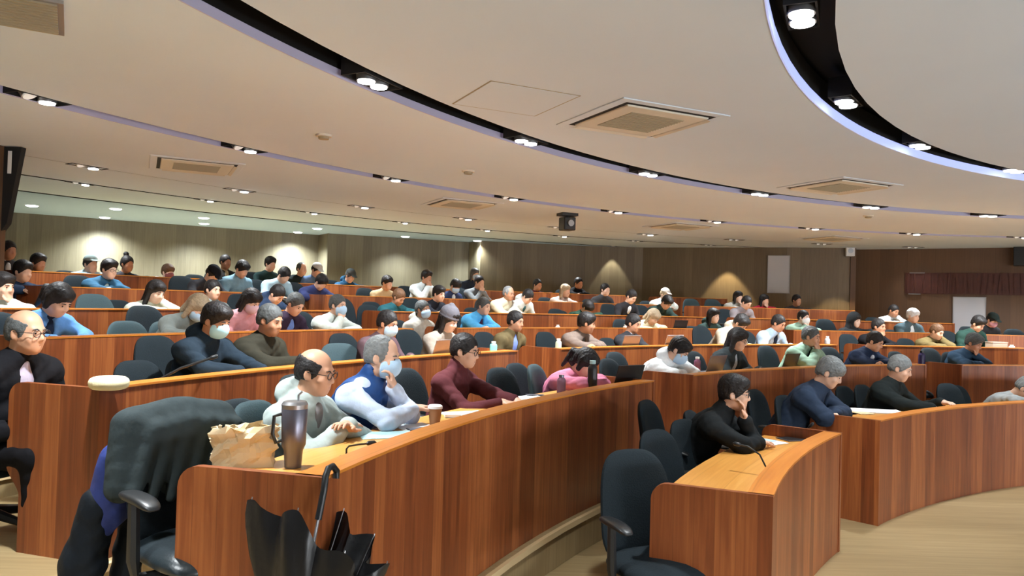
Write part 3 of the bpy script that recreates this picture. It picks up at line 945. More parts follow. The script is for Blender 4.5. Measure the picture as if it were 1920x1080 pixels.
sheet(775, 800, 1, 'pale handout under the elbow of the vest man', 0.22, 0.2, 0.6, 'paper')
sheet(870, 776, 1, 'green grey handout before the man in maroon', 0.30, 0.20, 0.5, 'paper_blue')
sheet(848, 782, 1, 'crumpled white tissue on the desk edge beside the paper cup', 0.10, 0.08, 0.2, 'paper', name='tissue', cat='tissue', th=0.02)
sheet(990, 746, 1, 'white notebook pages past the hands of the man in maroon', 0.26, 0.2, 0.55, 'paper', pages=1)
sheet(1065, 728, 1, 'open notebook under the hands of the girl in pink', 0.24, 0.18, 0.5, 'paper', pages=1)
sheet(1645, 688, 1, 'white page under the arms of the person in navy with white hood', 0.3, 0.22, 0.0, 'paper')
sheet(1540, 690, 1, 'pale page before the person in the green jacket', 0.26, 0.2, 0.0, 'paper')
sheet(1750, 650, 2, 'white page before the man in the olive jacket', 0.22, 0.2, 0.0, 'paper')
sheet(197, 627, 3, 'white tissue standing out on the fourth-row desk by the slate chairs', 0.1, 0.1, 0.3, 'paper', name='tissue', cat='tissue', th=0.03)
# tablet
p = on_desk(1490, 824, 0)
t = thing('tablet', 'dark tablet lying at the far end of the short front desk', 'tablet', p, 0.35)
b = MB(); b.box((-0.12, -0.08, 0), (0.12, 0.08, 0.009)); b.build('case', M['steel'], t, bevel=0.004)
b = MB(); b.box((-0.11, -0.07, 0.009), (0.11, 0.07, 0.0105)); b.build('screen', M['plastic'], t)
# phones
for px, py, row, rz, lab in ((935, 756, 1, 0.4, 'phone under the hand of the man in maroon'), (1003, 742, 1, 0.2, 'black phone on the desk between maroon man and pink girl'),
                             (788, 806, 1, 0.5, 'dark pen case on the desk next to the paper cup')):
    t = thing('mobile_phone', lab, 'phone', on_desk(px, py, row), rz)
    b = MB(); b.box((-0.075, -0.037, 0), (0.075, 0.037, 0.009)); b.build('body', M['plastic'], t, bevel=0.004)
    b = MB(); b.box((-0.07, -0.033, 0.009), (0.07, 0.033, 0.010)); b.build('screen', M['steel'], t)

def bottle(px, py, row, label, m, cap, h=0.2, r=0.033, name='bottle', cat='bottle', hh=WORK_H):
    p = on_desk(px, py, row, 0, hh)
    t = thing(name, label, cat, p)
    b = MB(); b.lathe([(0.01, 0), (r, 0.003), (r, h * 0.72), (r * 0.9, h * 0.8), (r * 0.5, h * 0.88), (r * 0.48, h * 0.9), (0.005, h * 0.9)], n=20); b.build('body', m, t, smooth=True)
    b = MB(); b.lathe([(0.005, h * 0.89), (r * 0.62, h * 0.89), (r * 0.62, h), (0.005, h)], n=18); b.build('cap', cap, t, smooth=True)
    return t
MINT = mat('mint_bottle', (0.22, 0.62, 0.58), 0.3)
bottle(925, 660, 2, 'mint green bottle at the end of the third-row desk, behind the maroon man', MINT, M['white'], 0.17, 0.04)
bottle(1047, 652, 2, 'pale green small bottle beside the checkered jacket man', mat('pale_green', (0.5, 0.62, 0.5), 0.3), M['white'], 0.18, 0.036)
bottle(1551, 648, 2, 'clear white-capped bottle behind the green jacket person', mat('clear_grey_bottle', (0.55, 0.50, 0.48), 0.15), M['white'], 0.2, 0.04)
bottle(1728, 690, 1, 'dark violet bottle standing past the navy hooded person', mat('dark_violet', (0.03, 0.02, 0.07), 0.3), M['plastic'], 0.24, 0.045)
bottle(1046, 610, 3, 'small white cup on the fourth-row desk behind the checkered jacket', M['white'], M['white'], 0.12, 0.035, 'cup', 'cup')
bottle(1173, 612, 3, 'white paper cup on the fourth-row desk beside the cream jacket person', M['white'], M['white'], 0.13, 0.04, 'cup', 'cup')
bottle(1897, 655, 2, 'white cup beside the clear box at the far third-row desk', M['white'], M['white'], 0.12, 0.045, 'cup', 'cup')
bottle(1110, 735, 1, 'tall black tumbler before the girl in pink', M['plastic'], M['paper_blue'], 0.27, 0.042, 'tumbler', 'tumbler')
bottle(1052, 742, 1, 'violet phone stand cup beside the notebook of the girl in pink', mat('mauve_cup', (0.20, 0.10, 0.16), 0.4), M['steel'], 0.17, 0.036, 'cup', 'cup')
bottle(1307, 703, 1, 'purple bottle at the elbow of the white hoodie person', mat('plum_bottle', (0.16, 0.05, 0.10), 0.35), M['paper'], 0.2, 0.036)
bottle(1284, 700, 1, 'clear pale bottle before the white hoodie person', mat('pale_bottle', (0.6, 0.7, 0.8), 0.2), M['white'], 0.2, 0.034)

# big steel tumbler on the nearest desk
p = at_z(549, 876, Z[1] + WORK_H)
t = thing('steel_tumbler', 'big dark steel tumbler with lid at the corner of the nearest desk', 'tumbler', p, 0.4)
b = MB(); b.lathe([(0.01, 0), (0.036, 0), (0.039, 0.05), (0.041, 0.075), (0.052, 0.10), (0.056, 0.255), (0.054, 0.258), (0.01, 0.258)], n=32); b.build('body', M['steel'], t, smooth=True)
b = MB(); b.lathe([(0.01, 0.256), (0.055, 0.256), (0.057, 0.275), (0.048, 0.288), (0.01, 0.290)], n=32); b.build('lid', M['grey_metal'], t, smooth=True)
b = MB(); b.tube([(-0.05, 0, 0.235), (-0.085, 0, 0.225), (-0.09, 0, 0.15), (-0.075, 0, 0.11), (-0.05, 0, 0.12)], 0.008, 8); b.build('handle', M['plastic'], t, smooth=True)
b = MB(); b.tube([(0.015, 0.0, 0.28), (0.015, 0.0, 0.315), (0.03, 0, 0.33)], 0.005, 8); b.build('straw', M['grey_metal'], t, smooth=True)

# crumpled kraft bag
p = at_z(456, 872, Z[1] + WORK_H)
t = thing('paper_bag', 'crumpled kraft paper bag standing on the end of the nearest desk', 'bag', p, 0.30)
rr = random.Random(11)
NL, NC = 9, 40
rows = []
for i in range(NL):
    s = i / (NL - 1)
    hx, hy = 0.125 - 0.008 * s, 0.062 + 0.006 * s
    ring = []
    for k in range(NC):
        u = k / NC * 4
        e, f_ = int(u), u - int(u)
        cx_, cy_ = [(-1 + 2 * f_, -1), (1, -1 + 2 * f_), (1 - 2 * f_, 1), (-1, 1 - 2 * f_)][e]
        dent = 0.016 * s * math.sin(k * 1.7 + i * 0.9) + 0.010 * math.sin(k * 0.8 - i * 1.6) * (0.3 + s) + 0.008 * rr.uniform(-1, 1) * (0.3 + s)
        sc_ = 1 + dent / 0.09
        ring.append((hx * cx_ * sc_, hy * cy_ * sc_ + (0.012 * s), 0.17 * s + (0.008 * rr.uniform(-1, 1) + 0.008 * math.sin(k * 0.9) if i == NL - 1 else 0)))
    rows.append(ring)
inner = [[(x * 0.96, y * 0.94, z) for x, y, z in r_] for r_ in reversed(rows[1:])]
b = MB(); b.grid(rows + inner, closed_v=True); b.quad([(x * 1, y, 0.003) for x, y, z in rows[0]])
b.build('paper_shell', M['kraft'], t)
# paper cup
p = on_desk(815, 796, 1)
t = thing('paper_cup', 'brown paper cup with white lid between vest man and maroon man', 'cup', p)
b = MB(); b.lathe([(0.01, 0), (0.03, 0), (0.042, 0.10), (0.01, 0.10)], n=24); b.build('sleeve', mat('brown_cup', (0.30, 0.14, 0.06), 0.7), t, smooth=True)
b = MB(); b.lathe([(0.01, 0.098), (0.046, 0.098), (0.044, 0.112), (0.036, 0.118), (0.01, 0.118)], n=24); b.build('lid', M['white'], t, smooth=True)

# yellow pad / cushion on the third-row desk end
t = thing('cushion', 'pale yellow round cushion lying on the end of the third-row desk', 'cushion', at_z(204, 729, Z[2] + DESK_H))
b = pill_mesh(0.095, 0.09, 0.035, 0, 'z', 2.2); b.V = [(x, y, z + 0.03) for x, y, z in b.V]
b.build('pad', mat('pale_yellow_cloth', (0.78, 0.68, 0.42), 0.9, bump=0.3, nscale=60), t, smooth=True)

def laptop(px, py, row, label, rot, lid='silver', open_=1.9, w=0.32):
    p = on_desk(px, py, row)
    t = thing('laptop', label, 'laptop', p, face_center(p, rot))
    b = MB(); b.box((-w / 2, -0.11, 0), (w / 2, 0.11, 0.016)); b.build('keyboard_base', M[lid], t, bevel=0.004)
    b = MB(); b.box((-w / 2, 0, 0), (w / 2, 0.008, 0.215)); o = b.build('lid', M[lid], t, bevel=0.004)
    # hinge on the audience's far side; the lid's back faces the stage
    o.location = (0, -0.0, 0.016)
    o.location.y = 0.11; o.rotation_euler = (-(open_ - math.pi / 2), 0, 0)
    b = MB(); b.box((-w / 2 + 0.012, -0.002, 0.012), (w / 2 - 0.012, 0.0, 0.205)); b.build('screen', M['plastic'], o)
    return t
laptop(806, 670, 2, 'grey laptop before the beanie wearer', 0.1)
laptop(1166, 650, 2, 'brown grey laptop of the dark suited man in the third row', 0.0)
laptop(1247, 648, 2, 'bronze laptop past the dark suited man, above the white hoodie', 0.0)
laptop(1158, 726, 1, 'black laptop before the girl in pink', -0.3, 'plastic')
laptop(1322, 700, 1, 'grey laptop between white hoodie and long-haired woman', 0.0, 'steel')
laptop(1462, 694, 1, 'black laptop beside the green jacket person', 0.1, 'plastic')
laptop(1264, 617, 3, 'dark laptop with blue sleeve in the fourth row behind the hooded person', 0.0, 'plastic', w=0.28)
p = on_desk(1868, 656, 2)
t = thing('clear_box', 'clear plastic box on the far third-row desk', 'box', p, 0.1)
b = MB()
b.box((-0.13, -0.09, 0), (0.13, 0.09, 0.006)); b.box((-0.13, -0.09, 0), (0.13, -0.085, 0.15)); b.box((-0.13, 0.085, 0), (0.13, 0.09, 0.15)); b.box((-0.13, -0.085, 0), (-0.125, 0.085, 0.15)); b.box((0.125, -0.085, 0), (0.13, 0.085, 0.15))
GL = mat('frosted_plastic', (0.42, 0.36, 0.30), 0.3); b.build('tray', GL, t)
b = MB(); b.box((-0.135, -0.095, 0.15), (0.135, 0.095, 0.165)); b.build('lid', GL, t)

# umbrella hung on the desk corner
hp = at_z(598, 882, Z[1] + DESK_H + 0.01)
hp = pol(R[1] - 0.018, polar_of(hp)[1] + 0.3, Z[1] + DESK_H)
t = thing('umbrella', 'black half-open umbrella hanging by its hook on the nearest desk corner', 'umbrella', hp, 0)
axis = Vector((-0.035, -0.07, -0.30)).normalized()   # hangs, leaning out from the panel
H0 = Vector((0.0, -0.03, -0.02))
def along(s): return H0 + axis * s
hook = [Vector((0.02, 0.055, -0.015)), Vector((0.02, 0.06, 0.012)), Vector((0.012, 0.03, 0.036)), Vector((0.004, -0.005, 0.034)), Vector((0.0, -0.026, 0.01)), along(0.02), along(0.12)]
b = MB(); b.tube(hook, 0.0125, 10); b.build('handle', M['plastic'], t, smooth=True)
b = MB(); b.tube([along(0.10), along(0.70)], 0.0055, 8); b.build('shaft', M['grey_metal'], t, smooth=True)
ex = axis.cross(Vector((0.3, 1, 0))).normalized(); ey = axis.cross(ex).normalized()
NR, NP = 14, 96
def canopy_pt(i, k, inset=0.0):
    s = i / (NR - 1)                       # 0 rim (up) .. 1 tip (down)
    ph = 2 * math.pi * k / NP
    rib = abs(math.cos(4 * ph))            # 8 ribs
    fold = 0.74 + 0.26 * rib ** 1.3
    w = 0.26 * (1 - s ** 1.5) * (fold if s < 0.92 else 1) * (1 + 0.10 * math.sin(ph * 3 + 1 + s * 2)) * (1 - 0.035 * math.sin(17 * ph + 9 * s)) + 0.012
    lift = -0.045 * (rib ** 2) * (1 - s) + (0.10 * max(0, math.cos(ph)) + 0.03 * math.sin(ph * 2 + 0.6)) * (1 - s)
    q = along(0.15 + 0.52 * s + lift) + (ex * math.cos(ph) * (w - inset) * 1.0 + ey * math.sin(ph) * (w - inset) * 0.62)
    return q
b = MB()
b.grid([[canopy_pt(i, k) for k in range(NP)] for i in range(NR)] + [[canopy_pt(i, k, 0.004) for k in range(NP)] for i in range(NR - 1, -1, -1)], closed_v=True)
# keep the cloth in front of the panels
cp = b.build('canopy', M['nylon'], t, smooth=True)
for k in range(8):
    ph = 2 * math.pi * (k * 12) / NP
    b = MB(); b.tube([along(0.24), canopy_pt(5, k * 12, 0.01), canopy_pt(0, k * 12, 0.004), canopy_pt(0, k * 12, 0.004) - axis * 0.008], 0.0022, 5)
    b.build('rib', M['grey_metal'], t)
b = MB(); b.tube([along(0.66), along(0.74)], [0.012, 0.004], 8); b.build('tip', M['plastic'], t)
# ------------------------------------------------------------------ smooth implicit bodies -> quad meshes
def nrm(v):
    v = np.asarray(v, float); return v / (np.linalg.norm(v) + 1e-12)
def RC_(a, b, r1, r2, k=0.02, op='+'):
    return ('rc', np.asarray(a, float), np.asarray(b, float), r1, r2, k, op)
def EL(c, r, Rm=None, k=0.02, op='+'):
    return ('el', np.asarray(c, float), np.asarray(r, float), np.eye(3) if Rm is None else np.asarray(Rm, float), k, op)
def PL(p, n, k=0.004):
    """cut away the side the normal points to, near p only when k carries a radius"""
    return ('pl', np.asarray(p, float), nrm(n), k, '-')
def bounds(pr):
    if pr[0] == 'rc':
        r = max(pr[3], pr[4])
        return np.minimum(pr[1], pr[2]) - r, np.maximum(pr[1], pr[2]) + r
    if pr[0] == 'el':
        e = np.sqrt(((pr[3] * pr[2][None, :]) ** 2).sum(1))
        return pr[1] - e, pr[1] + e
    return None
def surface(prims, h, noise=0.0, seed=0):
    lo = np.full(3, 1e9); hi = np.full(3, -1e9)
    for p in prims:
        if p[-1] == '+':
            a, b_ = bounds(p); lo = np.minimum(lo, a); hi = np.maximum(hi, b_)
    lo -= 3 * h + abs(noise); hi += 3 * h + abs(noise)
    n = np.ceil((hi - lo) / h).astype(int) + 1
    f = np.full(n, 0.12, dtype=np.float32)
    ax = [lo[i] + h * np.arange(n[i]) for i in range(3)]
    for p in prims:
        if p[0] == 'pl':
            X = ax[0][:, None, None]; Y = ax[1][None, :, None]; Zz = ax[2][None, None, :]
            d = (X - p[1][0]) * p[2][0] + (Y - p[1][1]) * p[2][1] + (Zz - p[1][2]) * p[2][2]
            f = np.maximum(f, d.astype(np.float32))
            continue
        k = p[-2]
        a, b_ = bounds(p)
        m = 2.5 * h + 1.2 * k + abs(noise)
        i0 = np.clip(np.floor((a - m - lo) / h).astype(int), 0, n - 1)
        i1 = np.clip(np.ceil((b_ + m - lo) / h).astype(int) + 1, 1, n)
        if (i1 <= i0).any(): continue
        X = ax[0][i0[0]:i1[0]][:, None, None]; Y = ax[1][i0[1]:i1[1]][None, :, None]; Zz = ax[2][i0[2]:i1[2]][None, None, :]
        if p[0] == 'rc':
            A, B, r1, r2 = p[1], p[2], p[3], p[4]
            d = B - A; L2 = max(d @ d, 1e-9)
            px, py, pz = X - A[0], Y - A[1], Zz - A[2]
            t = np.clip((px * d[0] + py * d[1] + pz * d[2]) / L2, 0, 1)
            v = np.sqrt((px - t * d[0]) ** 2 + (py - t * d[1]) ** 2 + (pz - t * d[2]) ** 2) - (r1 + (r2 - r1) * t)
        else:
            c, r, Rm = p[1], p[2], p[3]
            px, py, pz = X - c[0], Y - c[1], Zz - c[2]
            q = [px * Rm[0, j] + py * Rm[1, j] + pz * Rm[2, j] for j in range(3)]
            k0 = np.sqrt(sum((q[j] / r[j]) ** 2 for j in range(3)))
            k1 = np.sqrt(sum((q[j] / r[j] ** 2) ** 2 for j in range(3))) + 1e-9
            v = k0 * (k0 - 1) / k1
            v = np.where(k0 < 0.3, np.minimum(v, -0.5 * r.min()), v)
        g = f[i0[0]:i1[0], i0[1]:i1[1], i0[2]:i1[2]]
        if p[-1] == '+':
            hh = np.clip(0.5 + 0.5 * (g - v) / k, 0, 1)
            g[...] = g * (1 - hh) + v * hh - k * hh * (1 - hh)
        else:
            w = -v
            hh = np.clip(0.5 - 0.5 * (g - w) / k, 0, 1)
            g[...] = g * (1 - hh) + w * hh + k * hh * (1 - hh)
    if noise < 0:                                     # strands
        X = ax[0][:, None, None]; Y = ax[1][None, :, None]; Zz = ax[2][None, None, :]
        nz = np.sin(150 * X + 50 * np.sin(22 * Zz + 9 * Y)) * np.sin(95 * Y - 40 * Zz + 3 * np.sin(40 * X)) + 0.6 * np.sin(210 * X + 120 * Y + 30 * Zz)
        f += (-noise * nz).astype(np.float32)
    if noise > 0:
        X = ax[0][:, None, None]; Y = ax[1][None, :, None]; Zz = ax[2][None, None, :]
        s = seed * 1.37
        # soft folds: warped ridges running across and down the cloth, plus a finer grain
        w1 = 0.9 * np.sin(9 * X + 7 * Zz + s) + 0.7 * np.sin(13 * Y - 6 * Zz + 2 * s)
        nz = (1.1 - 2.0 * np.abs(np.sin(17 * Zz + 11 * X + 6 * Y + w1 + s))) * (0.6 + 0.4 * np.sin(8 * Y + 5 * X - 3 * s)) \
             + 0.5 * (1 - 2 * np.abs(np.sin(31 * X - 23 * Zz + 19 * Y + 1.6 * w1 + 2 * s))) + 0.3 * np.sin(71 * Zz + 47 * Y + 52 * X + 3 * s)
        f += (noise * nz).astype(np.float32)
    return nets(f, lo, h)
CO = np.array([(i, j, k) for i in (0, 1) for j in (0, 1) for k in (0, 1)])
EDG = [(a, b_) for a in range(8) for b_ in range(a + 1, 8) if (CO[a] != CO[b_]).sum() == 1]
def nets(f, lo, h):
    ins = f < 0
    n = np.array(f.shape)
    c = [ins[i:n[0] - 1 + i, j:n[1] - 1 + j, k:n[2] - 1 + k] for i, j, k in CO]
    s = sum(x.astype(np.uint8) for x in c)
    act = (s > 0) & (s < 8)
    I = np.argwhere(act)
    vid = np.full(act.shape, -1, dtype=np.int32)
    vid[act] = np.arange(len(I))
    val = np.stack([f[I[:, 0] + i, I[:, 1] + j, I[:, 2] + k] for i, j, k in CO], 1)
    acc = np.zeros((len(I), 3)); cnt = np.zeros(len(I))
    for a, b_ in EDG:
        x = (val[:, a] < 0) != (val[:, b_] < 0)
        t = np.where(x, val[:, a] / np.where(x, val[:, a] - val[:, b_], 1), 0)
        p = CO[a] + t[:, None] * (CO[b_] - CO[a])
        acc += p * x[:, None]; cnt += x
    V = lo + h * (I + acc / np.maximum(cnt, 1)[:, None])
    Fs = []
    for ax_ in range(3):
        d = np.zeros(3, int); d[ax_] = 1
        sl0 = tuple(slice(0, n[i] - d[i]) for i in range(3)); sl1 = tuple(slice(d[i], n[i]) for i in range(3))
        e = np.argwhere(ins[sl0] != ins[sl1])
        u, w = [(1, 2), (2, 0), (0, 1)][ax_]
        e = e[(e[:, u] > 0) & (e[:, w] > 0) & (e[:, u] < n[u] - 1) & (e[:, w] < n[w] - 1)]
        du = np.zeros(3, int); du[u] = 1
        dw = np.zeros(3, int); dw[w] = 1
        q = np.stack([vid[tuple((e - du - dw).T)], vid[tuple((e - dw).T)], vid[tuple(e.T)], vid[tuple((e - du).T)]], 1)
        fl = ~ins[tuple(e.T)]
        q[fl] = q[fl][:, ::-1]
        Fs.append(q)
    F = np.concatenate(Fs)
    F = F[(F >= 0).all(1)]
    # one light smoothing pass keeps the lattice from showing
    nb = np.zeros_like(V); ct = np.zeros(len(V))
    for a in range(4):
        b_ = (a + 1) % 4
        np.add.at(nb, F[:, a], V[F[:, b_]]); np.add.at(ct, F[:, a], 1)
    V = V * 0.55 + nb / np.maximum(ct, 1)[:, None] * 0.45
    return V, F

def rotx(a): c, s = math.cos(a), math.sin(a); return np.array([[1, 0, 0], [0, c, -s], [0, s, c]])
def roty(a): c, s = math.cos(a), math.sin(a); return np.array([[c, 0, s], [0, 1, 0], [-s, 0, c]])
def rotz(a): c, s = math.cos(a), math.sin(a); return np.array([[c, -s, 0], [s, c, 0], [0, 0, 1]])

# ------------------------------------------------------------------ the seated figure
D2R = math.pi / 180
def rig(P, head_yaw):
    """joints of a seated person facing +Y, floor at z = 0"""
    J = {}
    lean, hunch = P.get('lean', 14) * D2R, P.get('hunch', 12) * D2R
    twist = P.get('twist', 0) * D2R
    side = P.get('side', 0) * D2R
    pel = np.array([0, P.get('slide', 0.02), 0.545])
    u1 = np.array([math.sin(side) * 0.5, math.sin(lean), math.cos(lean)]); u1 = nrm(u1)
    u2 = nrm(np.array([math.sin(side), math.sin(lean + hunch), math.cos(lean + hunch)]))
    che = pel + u1 * 0.27
    neck = che + u2 * 0.215
    Rt = rotz(twist)
    rgt = Rt @ np.array([1, 0, 0]); rgt = nrm(rgt - u2 * (rgt @ u2))
    fwd = np.cross(u2, rgt)
    J.update(pel=pel, che=che, neck=neck, u1=u1, u2=u2, rgt=rgt, fwd=fwd)
    sw = P.get('shoulder', 0.178)
    sh_up = P.get('shrug', 0.0)
    for s, k in ((1, 'R'), (-1, 'L')):
        J['sh' + k] = neck - u2 * (0.078 - sh_up) + rgt * sw * s + fwd * 0.012
    na = (lean + hunch) * 0.55 + P.get('neck', 8) * D2R
    u3 = nrm(np.array([math.sin(side) * 0.6, math.sin(na), math.cos(na)]))
    yaw, pit, rol = head_yaw, P.get('pitch', 8) * D2R, P.get('roll', 0) * D2R
    Rh = rotz(yaw) @ rotx(-pit) @ roty(rol)
    hc = neck + u3 * 0.143 + Rh @ np.array([0, 0.012, 0.030])
    J.update(Rh=Rh, hc=hc, u3=u3)
    return J
def arms(J, P, wz):
    """place wrists and elbows; wz is the height of the desk surface in local space"""
    for s, k in ((1, 'R'), (-1, 'L')):
        tgt = P.get('hand' + k, ('desk', 0.12 * s, 0.47))
        mode = tgt[0]
        pole = np.array([0.55 * s, -0.25, -0.75])
        if mode == 'desk':
            W = np.array([tgt[1], tgt[2], wz + 0.036 + (tgt[3] if len(tgt) > 3 else 0)])
            d = nrm(np.array([-0.35 * s + (tgt[4] if len(tgt) > 4 else 0), 1.0, -0.12])); nrm_p = np.array([0, 0, -1.0])
        elif mode == 'cross':                      # forearm across the body, lying on the desk
            W = np.array([tgt[1], tgt[2], wz + 0.045 + (tgt[3] if len(tgt) > 3 else 0)])
            d = nrm(np.array([-1.0 * s, 0.25, -0.05])); nrm_p = np.array([0, 0, -1.0])
            pole = np.array([0.9 * s, 0.2, -0.6])
        elif mode == 'face':                       # hand against chin or cheek: offsets in head space
            W = J['hc'] + J['Rh'] @ np.array([tgt[1], tgt[2], tgt[3]])
            d = nrm(J['Rh'] @ np.array([-0.25 * s, -0.15, 1.0])); nrm_p = nrm(J['Rh'] @ np.array([-0.4 * s, -1.0, -0.1]))
            pole = np.array([0.45 * s, 0.35, -0.9])
        elif mode == 'lap':
            W = np.array([0.12 * s, 0.30, 0.66]); d = nrm(np.array([-0.4 * s, 0.9, -0.2])); nrm_p = np.array([0, 0, -1.0])
        else:                                      # 'at': explicit local point
            W = np.array(tgt[1:4]); d = nrm(np.array(tgt[4:7]) if len(tgt) > 4 else (0, 1, 0)); nrm_p = np.array([0, 0.2, -1.0])
        S_ = J['sh' + k]
        L1, L2 = 0.285, 0.25
        v = W - S_; D = np.linalg.norm(v)
        if D > 0.985 * (L1 + L2):
            W = S_ + v / D * 0.985 * (L1 + L2); v = W - S_; D = np.linalg.norm(v)
        if D < 0.16: W = S_ + nrm(v) * 0.16; v = W - S_; D = 0.16
        a = (L1 * L1 - L2 * L2 + D * D) / (2 * D)
        hgt = math.sqrt(max(L1 * L1 - a * a, 0))
        e = nrm(v); pp = pole - e * (pole @ e); pp = nrm(pp)
        E = S_ + e * a + pp * hgt
        if mode in ('desk', 'cross', 'face') and E[2] < wz + 0.05 and E[1] > 0.36: E[2] = wz + 0.05
        J['el' + k], J['wr' + k] = E, W
        fd = nrm(W - E)
        if mode == 'desk': d = nrm(fd * 0.6 + d * 0.6); d[2] = min(max(d[2], -0.2), 0.05); d = nrm(d)
        if mode == 'cross': d = nrm(fd * 0.8 + d * 0.4)
        if mode == 'lap': d = nrm(fd + d)
        nrm_p = nrm(nrm_p - d * (nrm_p @ d))
        J['hd' + k], J['hn' + k] = d, nrm_p
    for s, k in ((1, 'R'), (-1, 'L')):
        sp = P.get('knee', 0.12)
        J['hip' + k] = np.array([0.09 * s, J['pel'][1] + 0.02, 0.52])
        J['kn' + k] = np.array([sp * s, 0.44, 0.515])
        J['an' + k] = np.array([(sp - 0.01) * s, P.get('ankle', 0.42), 0.085])
def frame_of(J):
    return np.stack([J['rgt'], J['fwd'], J['u2']], 1)
def torso(J, g=0.0, w=1.0):
    Rm = frame_of(J)
    pel, che, nk = J['pel'], J['che'], J['neck']
    P = [EL(pel + J['u1'] * 0.02, (0.165 * w + g, 0.120 * w + g, 0.125 + g), Rm, 0.05),
         EL(pel + J['u1'] * 0.16 + J['fwd'] * 0.012, (0.148 * w + g, 0.112 * w + g, 0.15 + g), Rm, 0.06),
         EL(che + J['u2'] * 0.055 + J['fwd'] * 0.008, (0.158 + g, 0.108 + g, 0.155 + g), Rm, 0.06),
         RC_(J['shL'] - J['rgt'] * -0.02, J['shR'] - J['rgt'] * 0.02, 0.055 + g, 0.055 + g, 0.05)]
    for k in 'RL':
        P.append(RC_(nk + J['u2'] * 0.012, J['sh' + k] + J['u2'] * 0.008, 0.038 + g, 0.046 + g, 0.045))
    return P
def arm(J, k, g=0.0, end=1.0):
    S_, E, W = J['sh' + k], J['el' + k], J['wr' + k]
    Wc = E + (W - E) * end
    return [RC_(S_, E, 0.051 + g, 0.040 + g, 0.035), RC_(E, Wc, 0.039 + g, 0.028 + (1 - end) * 0.015 + g, 0.03)]
def legs(J, g=0.0, shoe=False):
    P = []
    for k in 'RL':
        P += [RC_(J['hip' + k], J['kn' + k], 0.088 + g, 0.060 + g, 0.05), RC_(J['kn' + k], J['an' + k], 0.058 + g, 0.038 + g * 1.3, 0.03)]
    return P
def foot(J, k, g=0.0):
    a = J['an' + k]
    return [RC_(a + np.array([0, -0.02, -0.035]), a + np.array([0, 0.15, -0.052]), 0.040 + g, 0.030 + g, 0.03), RC_(a, a + np.array([0, 0, -0.03]), 0.038 + g, 0.04 + g, 0.03)]
def hand(J, k, curl=0.5, fist=False):
    s = 1 if k == 'R' else -1
    W, d, n = J['wr' + k], J['hd' + k], J['hn' + k]
    lat = np.cross(d, n) * -s                       # towards the thumb side
    lat = nrm(lat)
    Rm = np.stack([lat, d, n], 1)
    P = [EL(W + d * 0.048 + n * 0.002, (0.041, 0.052, 0.017), Rm, 0.018), RC_(W - d * 0.02, W + d * 0.02, 0.027, 0.026, 0.02)]
    for i, (off, L) in enumerate(((0.030, 0.068), (0.0105, 0.077), (-0.009, 0.072), (-0.028, 0.056))):
        a = W + d * (0.088 - 0.004 * abs(i - 1)) + lat * off
        dd = nrm(d + lat * off * 3.2)
        c = curl * (1 + 0.12 * i)
        for j, fr in enumerate((0.42, 0.33, 0.25)):
            ang = c * (0.45 + 0.5 * j)
            dj = nrm(dd * math.cos(ang) + n * math.sin(ang))
            b_ = a + dj * L * fr
            P.append(RC_(a, b_, 0.0092 - 0.0008 * j, 0.0086 - 0.0009 * j, 0.005))
            a = b_
    a = W + d * 0.030 + lat * 0.034
    for j, L in enumerate((0.042, 0.032)):
        dj = nrm(d * (0.75 + 0.25 * j) + lat * (0.62 - 0.45 * j) + n * 0.35)
        b_ = a + dj * L
        P.append(RC_(a, b_, 0.0125 - 0.002 * j, 0.0105 - 0.0015 * j, 0.008)); a = b_
    return P
def head_local():
    P = [EL((0, -0.014, 0.030), (0.075, 0.096, 0.088), None, 0.03),
         EL((0, 0.020, -0.040), (0.061, 0.071, 0.076), None, 0.035),
         EL((0, 0.050, -0.075), (0.045, 0.038, 0.040), None, 0.03),
         EL((0, 0.066, -0.100), (0.020, 0.016, 0.015), None, 0.02)]
    P.append(RC_((-0.030, 0.076, 0.020), (0.030, 0.076, 0.020), 0.013, 0.013, 0.015))
    for s in (1, -1):
        P.append(EL((0.036 * s, 0.066, -0.034), (0.024, 0.018, 0.022), None, 0.02))
        P.append(EL((0.031 * s, 0.098, 0.002), (0.017, 0.014, 0.011), None, 0.012, '-'))
        P.append(EL((0.031 * s, 0.078, 0.001), (0.0135, 0.0125, 0.0115), None, 0.004))
        P.append(EL((0.076 * s, -0.006, -0.012), (0.010, 0.020, 0.032), rotz(0.45 * s), 0.010))
        P.append(EL((0.083 * s, 0.002, -0.010), (0.005, 0.011, 0.020), rotz(0.45 * s), 0.005, '-'))
    P.append(RC_((0, 0.086, 0.010), (0, 0.104, -0.030), 0.0085, 0.0125, 0.012))
    P += [EL((0.011, 0.094, -0.036), (0.010, 0.010, 0.008), None, 0.008), EL((-0.011, 0.094, -0.036), (0.010, 0.010, 0.008), None, 0.008)]
    P.append(RC_((-0.017, 0.084, -0.061), (0.017, 0.084, -0.061), 0.0062, 0.0062, 0.006))
    P.append(RC_((-0.015, 0.083, -0.073), (0.015, 0.083, -0.073), 0.0072, 0.0072, 0.006))
    P.append(RC_((-0.020, 0.094, -0.067), (0.020, 0.094, -0.067), 0.0030, 0.0030, 0.004, '-'))
    return P
HEAD = head_local()
def xform(P, Rm, t):
    out = []
    for p in P:
        if p[0] == 'rc': out.append(('rc', Rm @ p[1] + t, Rm @ p[2] + t) + p[3:])
        elif p[0] == 'el': out.append(('el', Rm @ p[1] + t, p[2], Rm @ p[3]) + p[4:])
        else: out.append(('pl', Rm @ p[1] + t, Rm @ p[2]) + p[3:])
    return out

